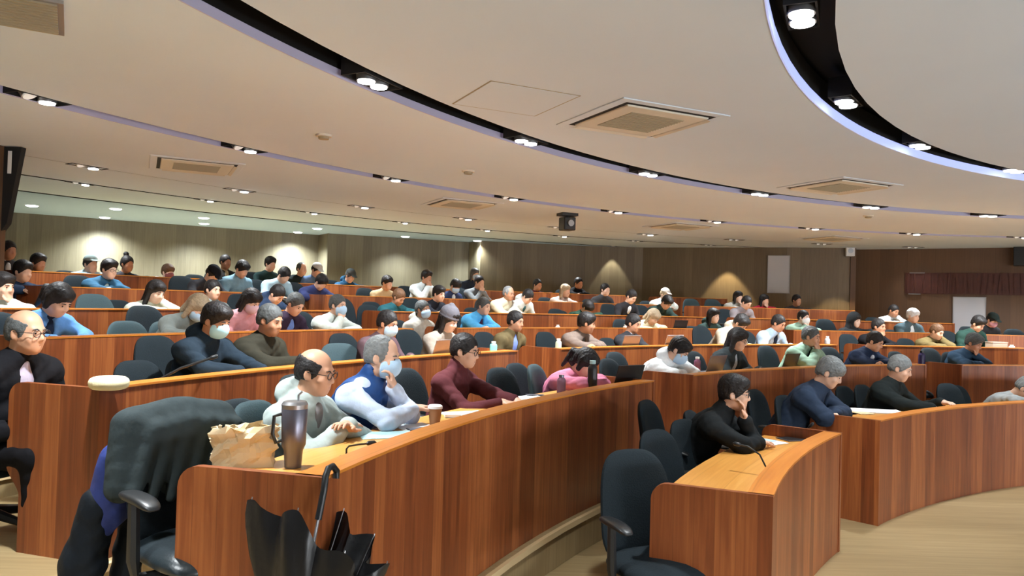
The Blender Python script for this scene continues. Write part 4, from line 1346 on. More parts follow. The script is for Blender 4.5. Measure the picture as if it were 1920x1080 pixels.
def face_cut(dz=0.0, wide=0.0):
    return [EL((0, 0.10, -0.045 + dz), (0.068 + wide, 0.085, 0.098), None, 0.014, '-')]
def hair_local(kind):
    cap = [EL((0, -0.017, 0.036), (0.084, 0.104, 0.094), None, 0.03)]
    sides = [EL((0.064, -0.022, 0.0), (0.022, 0.055, 0.045), None, 0.02), EL((-0.064, -0.022, 0.0), (0.022, 0.055, 0.045), None, 0.02), EL((0, -0.075, -0.02), (0.060, 0.035, 0.055), None, 0.03)]
    ears = [EL((0.09 * s, 0.0, -0.022), (0.022, 0.026, 0.038), None, 0.008, '-') for s in (1, -1)]
    if kind == 'short': return cap + sides + face_cut() + ears + [PL((0, 0, -0.07), (0, -0.2, -1))]
    if kind == 'full':
        return [EL((0, -0.015, 0.045), (0.091, 0.108, 0.098), None, 0.03), EL((0, 0.055, 0.085), (0.066, 0.045, 0.035), None, 0.03)] + sides + face_cut(-0.012) + ears + [PL((0, 0, -0.075), (0, -0.2, -1))]
    if kind == 'fringe':
        return [EL((0, -0.012, 0.040), (0.088, 0.107, 0.096), None, 0.03), EL((0, 0.065, 0.055), (0.062, 0.035, 0.045), None, 0.025)] + sides + face_cut(-0.035) + ears + [PL((0, 0, -0.08), (0, -0.2, -1))]
    if kind == 'bald':
        return [EL((0, -0.017, 0.030), (0.080, 0.101, 0.090), None, 0.03)] + sides + [EL((0, 0.035, 0.115), (0.085, 0.150, 0.085), None, 0.01, '-'), EL((0, 0.10, -0.03), (0.076, 0.085, 0.12), None, 0.01, '-')] + ears + [PL((0, 0, -0.07), (0, -0.2, -1))]
    if kind == 'thin':
        return [EL((0, -0.020, 0.033), (0.080, 0.100, 0.090), None, 0.03)] + sides + [EL((0, 0.09, 0.055), (0.062, 0.075, 0.075), None, 0.012, '-')] + face_cut() + ears + [PL((0, 0, -0.07), (0, -0.2, -1))]
    if kind in ('long', 'bob', 'tied'):
        L = {'long': 0.30, 'bob': 0.13, 'tied': 0.06}[kind]
        P = [EL((0, -0.015, 0.040), (0.087, 0.106, 0.096), None, 0.03), EL((0, 0.055, 0.075), (0.060, 0.04, 0.035), None, 0.03)]
        for s in (1, -1):
            P += [RC_((0.070 * s, -0.015, 0.02), (0.082 * s, 0.0, -L), 0.032, 0.022, 0.03)]
        P += [RC_((0, -0.075, 0.0), (0, -0.085, -L), 0.055, 0.05, 0.04)]
        if kind == 'tied': P += [EL((0, -0.135, 0.005), (0.035, 0.045, 0.04), None, 0.02), RC_((0, -0.15, 0.0), (0, -0.15, -0.16), 0.03, 0.015, 0.02)]
        return P + face_cut(-0.02, 0.002)
    if kind == 'bun':
        return cap + sides + face_cut() + ears + [EL((0, -0.06, 0.145), (0.042, 0.042, 0.036), None, 0.015), PL((0, 0, -0.07), (0, -0.2, -1))]
def wear_local(kind):
    if kind == 'cap':
        return [EL((0, -0.014, 0.048), (0.090, 0.110, 0.092), None, 0.02), EL((0, 0.10, 0.060), (0.066, 0.075, 0.009), rotx(-0.15), 0.012), PL((0, 0, 0.046), (0, 0.05, -1))]
    if kind == 'beanie':
        return [EL((0, -0.018, 0.060), (0.096, 0.114, 0.108), None, 0.02), EL((0, -0.016, 0.036), (0.100, 0.118, 0.024), None, 0.012), EL((0, -0.03, 0.165), (0.03, 0.03, 0.02), None, 0.02), PL((0, 0, 0.014), (0, 0.1, -1))]
    if kind == 'hood_up':
        return [EL((0, -0.025, 0.030), (0.112, 0.130, 0.130), None, 0.03), RC_((0, -0.05, -0.05), (0, -0.05, -0.16), 0.10, 0.12, 0.05), EL((0, 0.12, -0.02), (0.078, 0.13, 0.112), None, 0.02, '-')]
    if kind == 'mask':
        return [EL((0, 0.030, -0.052), (0.0705, 0.082, 0.078), None, 0.01), EL((0, 0.082, -0.044), (0.038, 0.041, 0.050), None, 0.03), PL((0, 0.022, 0), (0, -1, 0)), PL((0, 0.02, -0.008), (0, -0.18, 1)), PL((0, 0, -0.124), (0, 0.1, -1))]
_loc = {}
def local_mesh(kind, h, fn):
    key = (kind, h)
    if key not in _loc:
        V, F = surface(fn(kind), h, -0.0026 if fn is hair_local else 0.0, 3)
        me = mesh_np(kind, V, F, True); me.materials.append(None)
        _loc[key] = me
    return _loc[key]
def glasses_mesh():
    b = MB()
    for s in (1, -1):
        ring = [(0.033 * s + 0.024 * math.cos(a), 0.101 - 0.10 * abs(0.033 + 0.024 * math.cos(a) * s) ** 1.5, 0.0 + 0.019 * math.sin(a)) for a in [2 * math.pi * k / 16 for k in range(17)]]
        b.tube(ring, 0.0022, 5)
        b.tube([(0.058 * s, 0.095, 0.004), (0.077 * s, 0.06, 0.004), (0.082 * s, -0.01, 0.002)], 0.0022, 5)
    b.tube([(-0.009, 0.102, 0.003), (0.009, 0.102, 0.003)], 0.0022, 5)
    o = b.build('spectacles', M['glass_frame']); me = o.data; bpy.data.objects.remove(o); return me
def eye_mesh():
    b = MB(); b.lathe([(0.001, -0.006), (0.0058, -0.003), (0.006, 0.0), (0.004, 0.003), (0.001, 0.004)], n=12)
    o = b.build('eye', M['eye'], smooth=True); me = o.data; bpy.data.objects.remove(o); return me
def brow_mesh():
    b = MB(); b.tube([(-0.018, -0.003, -0.003), (-0.004, 0.002, 0.002), (0.017, -0.006, -0.002)], [0.003, 0.0042, 0.002], 6)
    o = b.build('eyebrow', M['eye'], smooth=True); me = o.data; bpy.data.objects.remove(o); me.materials.clear(); me.materials.append(None); return me

def lip_mesh():
    b = MB(); b.tube([(-0.023, -0.008, 0.0), (-0.010, 0.0, 0.002), (0, 0.0015, 0.0), (0.010, 0.0, 0.002), (0.023, -0.008, 0.0)], [0.0015, 0.005, 0.0055, 0.005, 0.0015], 8)
    o = b.build('lips', M['lip'], smooth=True); me = o.data; bpy.data.objects.remove(o); return me

POSES = {
    'desk': dict(lean=14, hunch=14, pitch=8),
    'type': dict(lean=16, hunch=14, pitch=16, handR=('desk', 0.09, 0.52), handL=('desk', -0.09, 0.52)),
    'read': dict(lean=22, hunch=18, pitch=34, handR=('desk', 0.13, 0.50), handL=('desk', -0.12, 0.48)),
    'bow': dict(lean=30, hunch=22, pitch=46, neck=16, handR=('desk', 0.12, 0.55), handL=('desk', -0.12, 0.52)),
    'chinR': dict(lean=24, hunch=14, pitch=6, handR=('face', 0.035, 0.085, -0.155), handL=('cross', 0.02, 0.50)),
    'chinL': dict(lean=24, hunch=14, pitch=6, handL=('face', -0.035, 0.085, -0.155), handR=('cross', -0.02, 0.50)),
    'hands': dict(lean=24, hunch=14, pitch=10, handL=('face', -0.028, 0.10, -0.165), handR=('face', 0.028, 0.105, -0.165)),
    'templeR': dict(lean=24, hunch=16, pitch=20, roll=6, handR=('face', 0.085, 0.045, -0.10), handL=('cross', 0.02, 0.5)),
    'templeL': dict(lean=24, hunch=16, pitch=20, roll=-6, handL=('face', -0.085, 0.045, -0.10), handR=('cross', -0.02, 0.5)),
    'fold': dict(lean=26, hunch=16, pitch=10, handR=('cross', -0.07, 0.50), handL=('cross', 0.07, 0.53, 0.03)),
    'back': dict(lean=-6, hunch=10, pitch=8, handR=('lap',), handL=('lap',)),
    'lap': dict(lean=8, hunch=14, pitch=10, handR=('lap',), handL=('lap',)),
    'up': dict(lean=12, hunch=8, pitch=0, neck=4, handR=('lap',), handL=('lap',)),
}
GAZE = (13.6, 1.1)
PERSONS = {}
def person(pid, px, py, row, label, pose='desk', hair='short', hc='black', skin='mid', top=(0.1, 0.1, 0.1), inner=None, collar=None, wear=(), wearc=None,
           legsc=(0.03, 0.032, 0.04), yaw=None, turn=0.3, h=None, size=None, off=SEAT_OFF, vest=None, chair_kw=None, xp=None, coat=0.016, dz=None, clothes='jacket', cutV=False, on_chair=True, chlabel=None, chadd=0.0):
    P = dict(POSES[pose]); P.update(xp or {})
    near = 0 if row <= 1 else 1 if row == 2 else 2
    h = h or (0.0078, 0.0105, 0.0118 if row <= 4 else 0.0135)[near]
    hl = (0.0055, 0.007, 0.010)[near]
    size = (size or (1.04 if px < 1000 else 1.10)) * 0.955
    # where the head hangs in the sight line, seen from the survey point
    yaw_h = 0.0
    for it in range(3):
        J = rig(P, yaw_h)
        hx, hy, hz = J['hc'] * size
        q = on_arc(px, py, R[row] + off - hy)
        base_dir = math.atan2(CY - q.y, CX - q.x)
        gz = math.atan2(GAZE[1] - q.y, GAZE[0] - q.x)
        dd = (gz - base_dir + math.pi) % (2 * math.pi) - math.pi
        rz = base_dir - math.pi / 2 + dd * turn
        yaw_h = max(-0.9, min(0.9, dd * (1 - turn) * 0.85 if yaw is None else yaw * D2R))
    lift = q.z - Z[row] - hz
    lift = max(-0.16, min(0.16, lift)) if dz is None else dz
    c, s = math.cos(rz), math.sin(rz)
    root = Vector((q.x - (hx * c - hy * s), q.y - (hx * s + hy * c), Z[row] + lift))
    arms(J, P, (WORK_H - lift) / size)
    # the feet stay on the tier
    for k in 'RL':
        J['an' + k][2] = 0.085 - lift / size
        J['kn' + k][2] = 0.515 - 0.4 * lift / size
    t = thing('person', label, 'person', root, rz, 'audience members')
    t.scale = (size, size, size)
    PERSONS[pid] = (t, J)
    def sub(name, prims, m, hh=h, noise=0.0, seed=pid):
        V, F = surface(prims, hh, noise, seed)
        me = mesh_np(name, V, F, True); me.materials.append(m)
        return link(name, me, t)
    Rh, hcn = J['Rh'], J['hc']
    jaw_neck = [RC_(J['neck'] - J['u2'] * 0.03, hcn + Rh @ np.array([0, -0.022, -0.055]), 0.056, 0.053, 0.03)]
    lowleg = row <= 1 or P.get('showlegs')
    body = torso(J, 0, P.get('girth', 1.0)) + arm(J, 'R') + arm(J, 'L') + legs(J) + foot(J, 'R') + foot(J, 'L') + jaw_neck + xform(HEAD, Rh, hcn) + hand(J, 'R', P.get('curlR', 0.55)) + hand(J, 'L', P.get('curlL', 0.55))
    sub('body', body, SKIN[skin], h if near else 0.0066)
    nz = (0.0048, 0.0045, 0.004)[near]
    g = coat
    tp = torso(J, g, P.get('girth', 1.0)) + arm(J, 'R', g * 0.85, 0.93) + arm(J, 'L', g * 0.85, 0.93)
    nk, u2, fw = J['neck'], J['u2'], J['fwd']
    Rm = frame_of(J)
    if collar == 'hood':
        tp += [EL(nk - fw * 0.088 + u2 * 0.025, (0.122, 0.066, 0.080), Rm, 0.02), EL(nk - fw * 0.05 + u2 * 0.11, (0.085, 0.05, 0.05), Rm, 0.02, '-'), RC_(nk + J['rgt'] * 0.075 - fw * 0.02 + u2 * 0.03, nk + J['rgt'] * 0.045 + fw * 0.085 - u2 * 0.06, 0.030, 0.022, 0.02), RC_(nk - J['rgt'] * 0.075 - fw * 0.02 + u2 * 0.03, nk - J['rgt'] * 0.045 + fw * 0.085 - u2 * 0.06, 0.030, 0.022, 0.02)]
    elif collar == 'high':
        tp += [RC_(nk - u2 * 0.02, nk + J['u3'] * 0.062, 0.072, 0.068, 0.02), EL(nk + J['u3'] * 0.09 + fw * 0.01, (0.056, 0.056, 0.03), Rm, 0.006, '-')]
    elif collar == 'shirt':
        tp += [RC_(nk - u2 * 0.02, nk + J['u3'] * 0.035, 0.070, 0.066, 0.02), EL(nk + J['u3'] * 0.07 + fw * 0.012, (0.058, 0.058, 0.035), Rm, 0.006, '-')]
    if cutV:
        tp += [EL(nk + fw * 0.115 - u2 * 0.085, (0.045, 0.075, 0.15), Rm, 0.006, '-')]
    if vest is not None:
        sub('shirt', tp, cloth(top), h, nz)
        vp = torso(J, g + 0.020, P.get('girth', 1.0))[:4] + [RC_(nk - u2 * 0.02, nk + J['u3'] * 0.055, 0.082, 0.078, 0.03), EL(nk + J['u3'] * 0.09 + fw * 0.01, (0.060, 0.060, 0.035), Rm, 0.006, '-')]
        for k, s in (('R', 1), ('L', -1)):
            vp += [PL(J['sh' + k] - J['rgt'] * 0.022 * s, J['rgt'] * s)]
        sub('vest', vp, cloth(vest, 0.45), h, 0.006)
    else:
        sub(clothes, tp, cloth(top), h, nz if P.get('folds', 1) else 0)
    if inner is not None:
        ip = torso(J, g * 0.45)[2:] + [RC_(nk - u2 * 0.02, nk + J['u3'] * 0.038, 0.062, 0.060, 0.02), EL(nk + J['u3'] * 0.075 + fw * 0.012, (0.052, 0.055, 0.035), Rm, 0.006, '-')]
        if not cutV: ip += [EL(nk + fw * 0.088 - u2 * 0.075, (0.038, 0.045, 0.11), Rm, 0.01)]
        sub('shirt', ip, cloth(inner), h)
    sub('trousers', [EL(J['pel'], (0.178, 0.134, 0.12), None, 0.05)] + legs(J, 0.012), cloth(legsc), max(h, 0.011), nz)
    if lowleg:
        for k in 'RL': sub('shoe', foot(J, k, 0.010) + [PL(J['an' + k] + np.array([0, 0, 0.035]), (0, 0, 1)), PL(J['an' + k] + np.array([0, 0, -0.085]), (0, 0, -1))], M['plastic'], 0.011)
    Mh = Matrix([[*Rh[i], hcn[i]] for i in range(3)] + [[0, 0, 0, 1]])
    def onhead(name, me, m, loc=None, rot=None, par=None):
        o = link(name, me, t)
        o.matrix_local = Mh @ (Matrix.Translation(loc) if loc else Matrix()) @ (rot or Matrix())
        if m is not None:
            o.material_slots[0].link = 'OBJECT'; o.material_slots[0].material = m
        return o
    if hair: onhead('hair', local_mesh(hair, hl, hair_local), HAIRC[hc])
    for i, w in enumerate(wear):
        if w == 'glasses': onhead('spectacles', cached('glasses', glasses_mesh), None)
        elif w == 'mask': onhead('face_mask', local_mesh('mask', hl, wear_local), (wearc or {}).get('mask', M['mask_white']))
        else: onhead({'cap': 'cap', 'beanie': 'beanie', 'hood_up': 'hood'}[w], local_mesh(w, hl, wear_local), (wearc or {}).get(w, cloth(top)))
    if row <= 2 and 'mask' not in wear: onhead('lips', cached('lips', lip_mesh), None, (0, 0.0875, -0.0665))
    if row <= 4:
        for s_ in (1, -1):
            onhead('eye', cached('eye', eye_mesh), None, (0.031 * s_, 0.0885, 0.001), Matrix.Rotation(-math.pi / 2, 4, 'X'))
            onhead('eyebrow', cached('brow', brow_mesh), HAIRC['dgrey' if hc in ('grey', 'white') else hc], (0.031 * s_, 0.0895, 0.022), Matrix.Rotation(-0.25 * s_, 4, 'Z') @ (Matrix.Scale(-1, 4, (1, 0, 0)) if s_ < 0 else Matrix()))
    if on_chair:
        f = Vector((-math.sin(rz), math.cos(rz), 0))
        cpos = Vector((root.x, root.y, Z[row])) - f * P.get('chback', 0.02)
        chair(cpos, rz + chadd, chlabel or ' '.join(('dark chair of the ' + label).split()[:15]), detail=2 if row <= 1 or P.get('showlegs') else 1, cl='chair_cloth', dz=max(-0.12, min(0.10, lift)), **(chair_kw or {}))
    return t
# ------------------------------------------------------------------ the audience
BLK, NAVY, DKG, GRN, CREAM, WHT = (0.007, 0.007, 0.009), (0.013, 0.021, 0.045), (0.05, 0.055, 0.055), (0.035, 0.05, 0.04), (0.62, 0.56, 0.44), (0.74, 0.76, 0.76)
LBL, DEN, TEAL, OLV, PINK, MAR = (0.42, 0.52, 0.66), (0.06, 0.14, 0.24), (0.03, 0.09, 0.10), (0.10, 0.075, 0.035), (0.50, 0.16, 0.24), (0.085, 0.022, 0.026)
DOLV = (0.028, 0.026, 0.018)
p_ = person
# nearest: first to third rows
p_(0, 50, 622, 2, 'bald person in black suit and pale shirt, seated beyond the third-row desk end', 'lap', 'bald', 'dgrey', 'mid', BLK, inner=(0.40, 0.36, 0.46), cutV=True, wear=('glasses',), size=1.08, xp=dict(showlegs=1, girth=1.2, pitch=4, shoulder=0.205), coat=0.03, clothes='suit_jacket', turn=0.15, legsc=BLK, h=0.009)
p_(1, 592, 697, 1, 'bald person in pale grey hoodie at the nearest desk', 'desk', 'bald', 'black', 'mid', (0.36, 0.42, 0.40), collar='hood', inner=(0.22, 0.20, 0.20), wear=('glasses',), clothes='hoodie', coat=0.026, size=1.06,
   xp=dict(lean=6, pitch=10, handR=('cross', 0.04, 0.36), handL=('cross', -0.02, 0.37, 0.02), shoulder=0.19, girth=1.1))
p_(2, 718, 668, 1, 'masked person in blue padded vest and light shirt, chin on fist', 'chinL', 'thin', 'grey', 'fair', (0.50, 0.58, 0.72), vest=(0.022, 0.065, 0.20), wear=('mask',), size=1.06,
   xp=dict(lean=18, handL=('face', 0.005, 0.098, -0.165), handR=('cross', -0.08, 0.46, 0.05), curlL=1.3, pitch=10), clothes='shirt')
p_(3, 872, 657, 1, 'person in maroon high-neck sweater writing at the nearest desk', 'type', 'short', 'black', 'fair', MAR, collar='high', wear=('glasses',), clothes='sweater', size=1.05,
   xp=dict(lean=8, pitch=10, handR=('desk', 0.10, 0.56), handL=('desk', -0.06, 0.60), curlR=0.5))
p_(4, 1098, 680, 1, 'dark-haired girl in pink jacket looking down at the nearest desk', 'bow', 'tied', 'black', 'fair', PINK, inner=(0.16, 0.03, 0.06), cutV=True, size=1.06, xp=dict(lean=26, pitch=38, handR=('cross', 0.0, 0.56), handL=('desk', -0.05, 0.60)), coat=0.026)
p_(5, 1273, 657, 1, 'person in white hoodie slumped over the second-row desk', 'templeL', 'full', 'black', 'fair', WHT, collar='hood', clothes='hoodie', coat=0.026, wear=('mask',), xp=dict(lean=34, pitch=34, hunch=20))
p_(6, 1384, 636, 1, 'long-haired person in black shiny coat at the second-row desk', 'type', 'long', 'black', 'fair', (0.025, 0.032, 0.034), inner=(0.40, 0.45, 0.50), cutV=True, wear=('glasses',), coat=0.030, xp=dict(pitch=18, lean=18))
p_(7, 1521, 631, 1, 'grey-haired person in mint green jacket, hands before the mouth', 'hands', 'short', 'dgrey', 'mid', (0.24, 0.36, 0.27), inner=BLK, cutV=True, coat=0.030)
p_(8, 1641, 640, 1, 'person in navy jacket with white hood behind the neck', 'fold', 'short', 'black', 'mid', NAVY, collar=None, inner=(0.72, 0.72, 0.74), coat=0.026, wear=(), xp=dict(lean=28, pitch=26))
p_(9, 1826, 643, 1, 'grey-haired person in blue coat, hand at the mouth, by the far aisle', 'chinL', 'full', 'dgrey', 'tan', (0.025, 0.05, 0.085), coat=0.028, xp=dict(pitch=24, lean=30))
# front row
p_(10, 1377, 737, 0, 'person in black jumper leaning on folded arms, short front desk', 'fold', 'full', 'black', 'fair', (0.012, 0.014, 0.015), wear=('glasses',), collar='high', clothes='jumper', size=1.06, xp=dict(lean=24, handL=('face', 0.03, 0.085, -0.17), handR=('cross', -0.10, 0.52), pitch=4), coat=0.024)
p_(11, 1556, 698, 0, 'grey-haired person in navy down jacket reading at the long front desk', 'fold', 'fringe', 'grey', 'fair', (0.022, 0.034, 0.06), inner=BLK, cutV=True, coat=0.034, size=1.18, xp=dict(lean=24, pitch=28, girth=1.1, handR=('cross', -0.05, 0.38), handL=('cross', 0.05, 0.41, 0.03)))
p_(12, 1688, 690, 0, 'short grey-haired person in black jacket writing at the long front desk', 'type', 'short', 'grey', 'fair', (0.012, 0.016, 0.016), coat=0.026, size=1.16, xp=dict(pitch=20, handR=('desk', 0.0, 0.58), handL=('desk', -0.26, 0.56, 0.04, -0.3), curlL=1.1))
p_(13, 1924, 728, 0, 'grey-haired person beyond the empty chair at the long front desk', 'bow', 'short', 'grey', 'fair', (0.30, 0.32, 0.32), size=1.12, xp=dict(lean=34))
# third row
p_(14, 405, 601, 2, 'person in navy hoodie and blue mask at the third-row desk', 'type', 'full', 'black', 'tan', (0.014, 0.024, 0.036), collar='hood', wear=('mask',), wearc={'mask': mat('sky_mask', (0.42, 0.72, 0.80), 0.8)}, clothes='hoodie', coat=0.026, h=0.009, size=1.05, xp=dict(pitch=20, handR=('desk', 0.02, 0.54), handL=('desk', -0.16, 0.58)))
p_(15, 507, 600, 2, 'grey-haired person in dark olive jacket holding a slip', 'desk', 'short', 'dgrey', 'tan', DOLV, coat=0.024, h=0.009, size=1.06, xp=dict(handR=('desk', 0.0, 0.56, 0.04), pitch=14))
p_(16, 727, 606, 2, 'masked person in black white and red patterned jacket', 'read', 'short', 'black', 'tan', (0.10, 0.06, 0.07), inner=(0.6, 0.6, 0.62), cutV=True, wear=('mask',), wearc={'mask': M['mask_white']}, coat=0.026, xp=dict(pitch=16, lean=14))
p_(17, 842, 600, 2, 'long-haired person in grey knitted beanie behind a grey laptop', 'type', 'long', 'black', 'pale', (0.30, 0.26, 0.22), wear=('beanie',), wearc={'beanie': cloth((0.11, 0.105, 0.12))}, xp=dict(pitch=22))
p_(18, 967, 602, 2, 'person in olive coat over blue shirt, seated in the aisle gap', 'lap', 'short', 'black', 'tan', OLV, inner=(0.16, 0.22, 0.50), cutV=True, coat=0.026, legsc=(0.03, 0.045, 0.055), xp=dict(showlegs=1), off=1.0)
p_(19, 1100, 606, 2, 'person in brown checkered jacket turning the head, third row', 'fold', 'full', 'black', 'tan', (0.16, 0.12, 0.10), inner=(0.10, 0.13, 0.16), cutV=True, coat=0.026, yaw=38)
p_(20, 1188, 606, 2, 'dark-haired person in black suit behind the brown laptop', 'type', 'short', 'black', 'tan', (0.03, 0.03, 0.035), inner=(0.35, 0.42, 0.5), cutV=True, xp=dict(lean=4))
p_(21, 1389, 606, 2, 'bowed person in beige coat with black hood, behind the long-haired one', 'bow', 'full', 'black', 'fair', (0.38, 0.33, 0.26), coat=0.03, collar='hood')
p_(22, 1460, 606, 2, 'person in light blue padded jacket over navy, third row', 'read', 'short', 'black', 'tan', (0.30, 0.40, 0.52), inner=NAVY, cutV=True, coat=0.03, xp=dict(pitch=22))
p_(23, 1757, 622, 2, 'person in olive field jacket with hand at the brow', 'templeL', 'short', 'brown', 'fair', (0.16, 0.12, 0.05), inner=(0.02, 0.02, 0.03), cutV=True, coat=0.03)
p_(24, 1648, 612, 2, 'dark-haired person in black coat with white strap, third row', 'chinR', 'short', 'black', 'tan', BLK, inner=(0.7, 0.72, 0.74), coat=0.022)
p_(25, 1834, 607, 2, 'black-haired person in dark green coat under the larger whiteboard', 'read', 'full', 'black', 'fair', (0.02, 0.05, 0.04), inner=(0.5, 0.52, 0.5), cutV=True, coat=0.03)
# fourth row
p_(26, 110, 562, 3, 'bowed person with glossy black hair in blue and navy top', 'bow', 'tied', 'black', 'fair', (0.10, 0.24, 0.50), inner=NAVY, cutV=True, xp=dict(pitch=34, lean=22), size=1.1)
p_(27, 371, 576, 3, 'brown-haired person in grey jacket and white mask, fourth row', 'bow', 'bob', 'light', 'pale', (0.16, 0.18, 0.17), wear=('mask',), coat=0.026)
p_(28, 471, 564, 3, 'person in pink jacket with dark hair, behind the navy masked one', 'read', 'bob', 'black', 'fair', (0.46, 0.22, 0.24), wear=('mask',), wearc={'mask': mat('pink_mask', (0.6, 0.4, 0.45), 0.8)}, coat=0.026)
p_(29, 554, 570, 3, 'grey-haired person in dark purple coat over blue shirt', 'read', 'short', 'dgrey', 'fair', (0.03, 0.018, 0.035), inner=(0.14, 0.22, 0.50), cutV=True, coat=0.026)
p_(30, 634, 572, 3, 'masked person in white and black jacket, fourth row', 'chinR', 'short', 'dgrey', 'fair', (0.55, 0.60, 0.56), inner=BLK, cutV=True, wear=('mask',), coat=0.026)
p_(31, 793, 580, 3, 'masked person in grey fleece standing out before the aisle', 'up', 'short', 'dgrey', 'tan', (0.34, 0.32, 0.28), wear=('mask',), coat=0.03, xp=dict(yaw=20), collar='hood')
p_(32, 907, 574, 3, 'grey-haired person in bright blue jacket leaning forward', 'fold', 'short', 'dgrey', 'fair', (0.08, 0.34, 0.62), inner=(0.05, 0.02, 0.04), cutV=True, coat=0.03)
p_(33, 1225, 594, 3, 'person in cream knitted top hunched on the fourth-row desk', 'bow', 'bob', 'light', 'fair', (0.70, 0.62, 0.42), coat=0.026)
p_(34, 1338, 592, 3, 'pale-faced person with hair over ears in dark green hoodie', 'desk', 'long', 'black', 'pale', (0.03, 0.055, 0.05), collar='hood', coat=0.026)
p_(35, 1507, 595, 3, 'person in light green jacket and white mask, fourth row', 'chinR', 'short', 'black', 'pale', (0.28, 0.42, 0.32), wear=('mask',), wearc={'mask': M['white']}, coat=0.026)
p_(36, 1603, 601, 3, 'pale-faced person in black hood near the wall corner', 'desk', 'bob', 'black', 'pale', (0.02, 0.022, 0.024), wear=('hood_up',), coat=0.028)
p_(37, 1712, 592, 3, 'white-haired person in slate jacket and white shirt', 'desk', 'fringe', 'white', 'fair', (0.07, 0.11, 0.13), inner=(0.7, 0.78, 0.82), cutV=True, coat=0.028, size=1.18)
p_(38, 1861, 600, 3, 'person in black cap and pink mask by the larger whiteboard', 'read', 'short', 'black', 'fair', (0.03, 0.03, 0.034), wear=('cap', 'mask'), wearc={'cap': cloth((0.02, 0.03, 0.028)), 'mask': mat('rose_mask', (0.6, 0.3, 0.36), 0.8)})
# fifth row
p_(39, 292, 547, 4, 'long-haired person in cream sweater, hand on the forehead', 'templeL', 'long', 'black', 'pale', (0.62, 0.66, 0.56), coat=0.026, size=1.06)
p_(40, 6, 537, 4, 'person in white jacket cut off beside the brown column', 'chinL', 'full', 'black', 'fair', (0.66, 0.72, 0.68), coat=0.03, inner=BLK, cutV=True)
p_(41, 399, 543, 4, 'person in grey hooded top gazing up, fifth row', 'back', 'short', 'black', 'fair', (0.20, 0.23, 0.22), collar='hood', coat=0.026)
p_(42, 520, 552, 4, 'person in navy jacket with white collar bending forward, fifth row', 'bow', 'short', 'black', 'fair', (0.03, 0.05, 0.10), collar='hood', inner=(0.5, 0.56, 0.66), coat=0.026)
p_(43, 748, 557, 4, 'person in teal jacket with flushed face, fifth row', 'read', 'short', 'brown', 'tan', (0.02, 0.09, 0.11), coat=0.026)
p_(44, 823, 551, 4, 'person in black top under a dark crop of hair, fifth row', 'fold', 'full', 'black', 'fair', (0.02, 0.022, 0.03), coat=0.02)
p_(45, 954, 550, 4, 'grey-haired person in wide cream jacket, fifth row', 'fold', 'thin', 'grey', 'tan', (0.58, 0.52, 0.38), coat=0.034)
p_(46, 990, 550, 4, 'dark-haired person in pale hooded vest, next to the cream jacket', 'bow', 'short', 'black', 'fair', (0.52, 0.56, 0.54), collar='hood', inner=TEAL, coat=0.028)
p_(47, 1102, 577, 4, 'hunched person in black and green jacket, fifth row', 'bow', 'fringe', 'black', 'fair', (0.02, 0.05, 0.035), coat=0.03)
p_(48, 1184, 556, 4, 'black-haired person in dark jacket with white sheet, fifth row', 'read', 'short', 'black', 'fair', (0.022, 0.022, 0.026), inner=(0.6, 0.6, 0.6))
p_(49, 1250, 567, 4, 'dark-haired person in dark green coat below the white jacket one', 'bow', 'full', 'black', 'fair', (0.022, 0.04, 0.036), coat=0.03)
p_(50, 1400, 567, 4, 'dark-haired person in mauve grey jacket leaning to a neighbour', 'read', 'short', 'black', 'fair', (0.18, 0.16, 0.17), coat=0.026)
p_(51, 1676, 583, 4, 'dark-haired person with raised white sleeve at the dark wall', 'templeL', 'short', 'black', 'tan', (0.62, 0.68, 0.70), inner=NAVY, coat=0.022)
# sixth row
p_(52, 43, 509, 5, 'black-haired person in dark blue jacket beside the column, sixth row', 'desk', 'full', 'black', 'fair', (0.02, 0.035, 0.07), coat=0.026, yaw=10)
p_(53, 205, 505, 5, 'bespectacled pale person in denim blue jacket, sixth row', 'fold', 'full', 'black', 'pale', (0.035, 0.11, 0.19), inner=(0.5, 0.6, 0.56), cutV=True, coat=0.026, wear=('glasses',))
p_(54, 399, 514, 5, 'person in black cap bending low, sixth row', 'bow', 'short', 'black', 'fair', (0.03, 0.03, 0.035), wear=('cap',), wearc={'cap': cloth(BLK)})
p_(55, 454, 505, 5, 'black-haired person in faded denim jacket holding a phone', 'read', 'full', 'black', 'fair', (0.16, 0.27, 0.34), coat=0.028)
p_(56, 533, 514, 5, 'person in light blue and white shirt, sixth row', 'bow', 'short', 'black', 'fair', (0.34, 0.46, 0.52), coat=0.024)
p_(57, 602, 529, 5, 'dark-haired person in violet blue jacket, sixth row', 'bow', 'full', 'black', 'fair', (0.035, 0.045, 0.13), coat=0.026)
p_(58, 726, 530, 5, 'fair-faced person behind a blue folder, sixth row', 'desk', 'fringe', 'black', 'fair', (0.44, 0.34, 0.20), xp=dict(lean=24))
p_(59, 800, 519, 5, 'black-haired person in white jacket against the lit wall', 'hands', 'full', 'black', 'tan', (0.60, 0.68, 0.70), inner=BLK, cutV=True, coat=0.026)
p_(60, 854, 536, 5, 'masked person in navy top with white page, sixth row', 'read', 'fringe', 'black', 'fair', (0.03, 0.045, 0.11), wear=('mask',), inner=(0.7, 0.74, 0.78))
p_(61, 899, 529, 5, 'person in grey pullover with clasped hands, sixth row', 'hands', 'short', 'black', 'fair', (0.17, 0.19, 0.20))
p_(62, 1060, 545, 5, 'light-haired person in beige top, sixth row', 'fold', 'bob', 'light', 'fair', (0.52, 0.40, 0.34))
p_(63, 1135, 543, 5, 'dark-haired person in charcoal coat with bright face, sixth row', 'desk', 'short', 'black', 'pale', (0.04, 0.04, 0.044), coat=0.024, xp=dict(yaw=25))
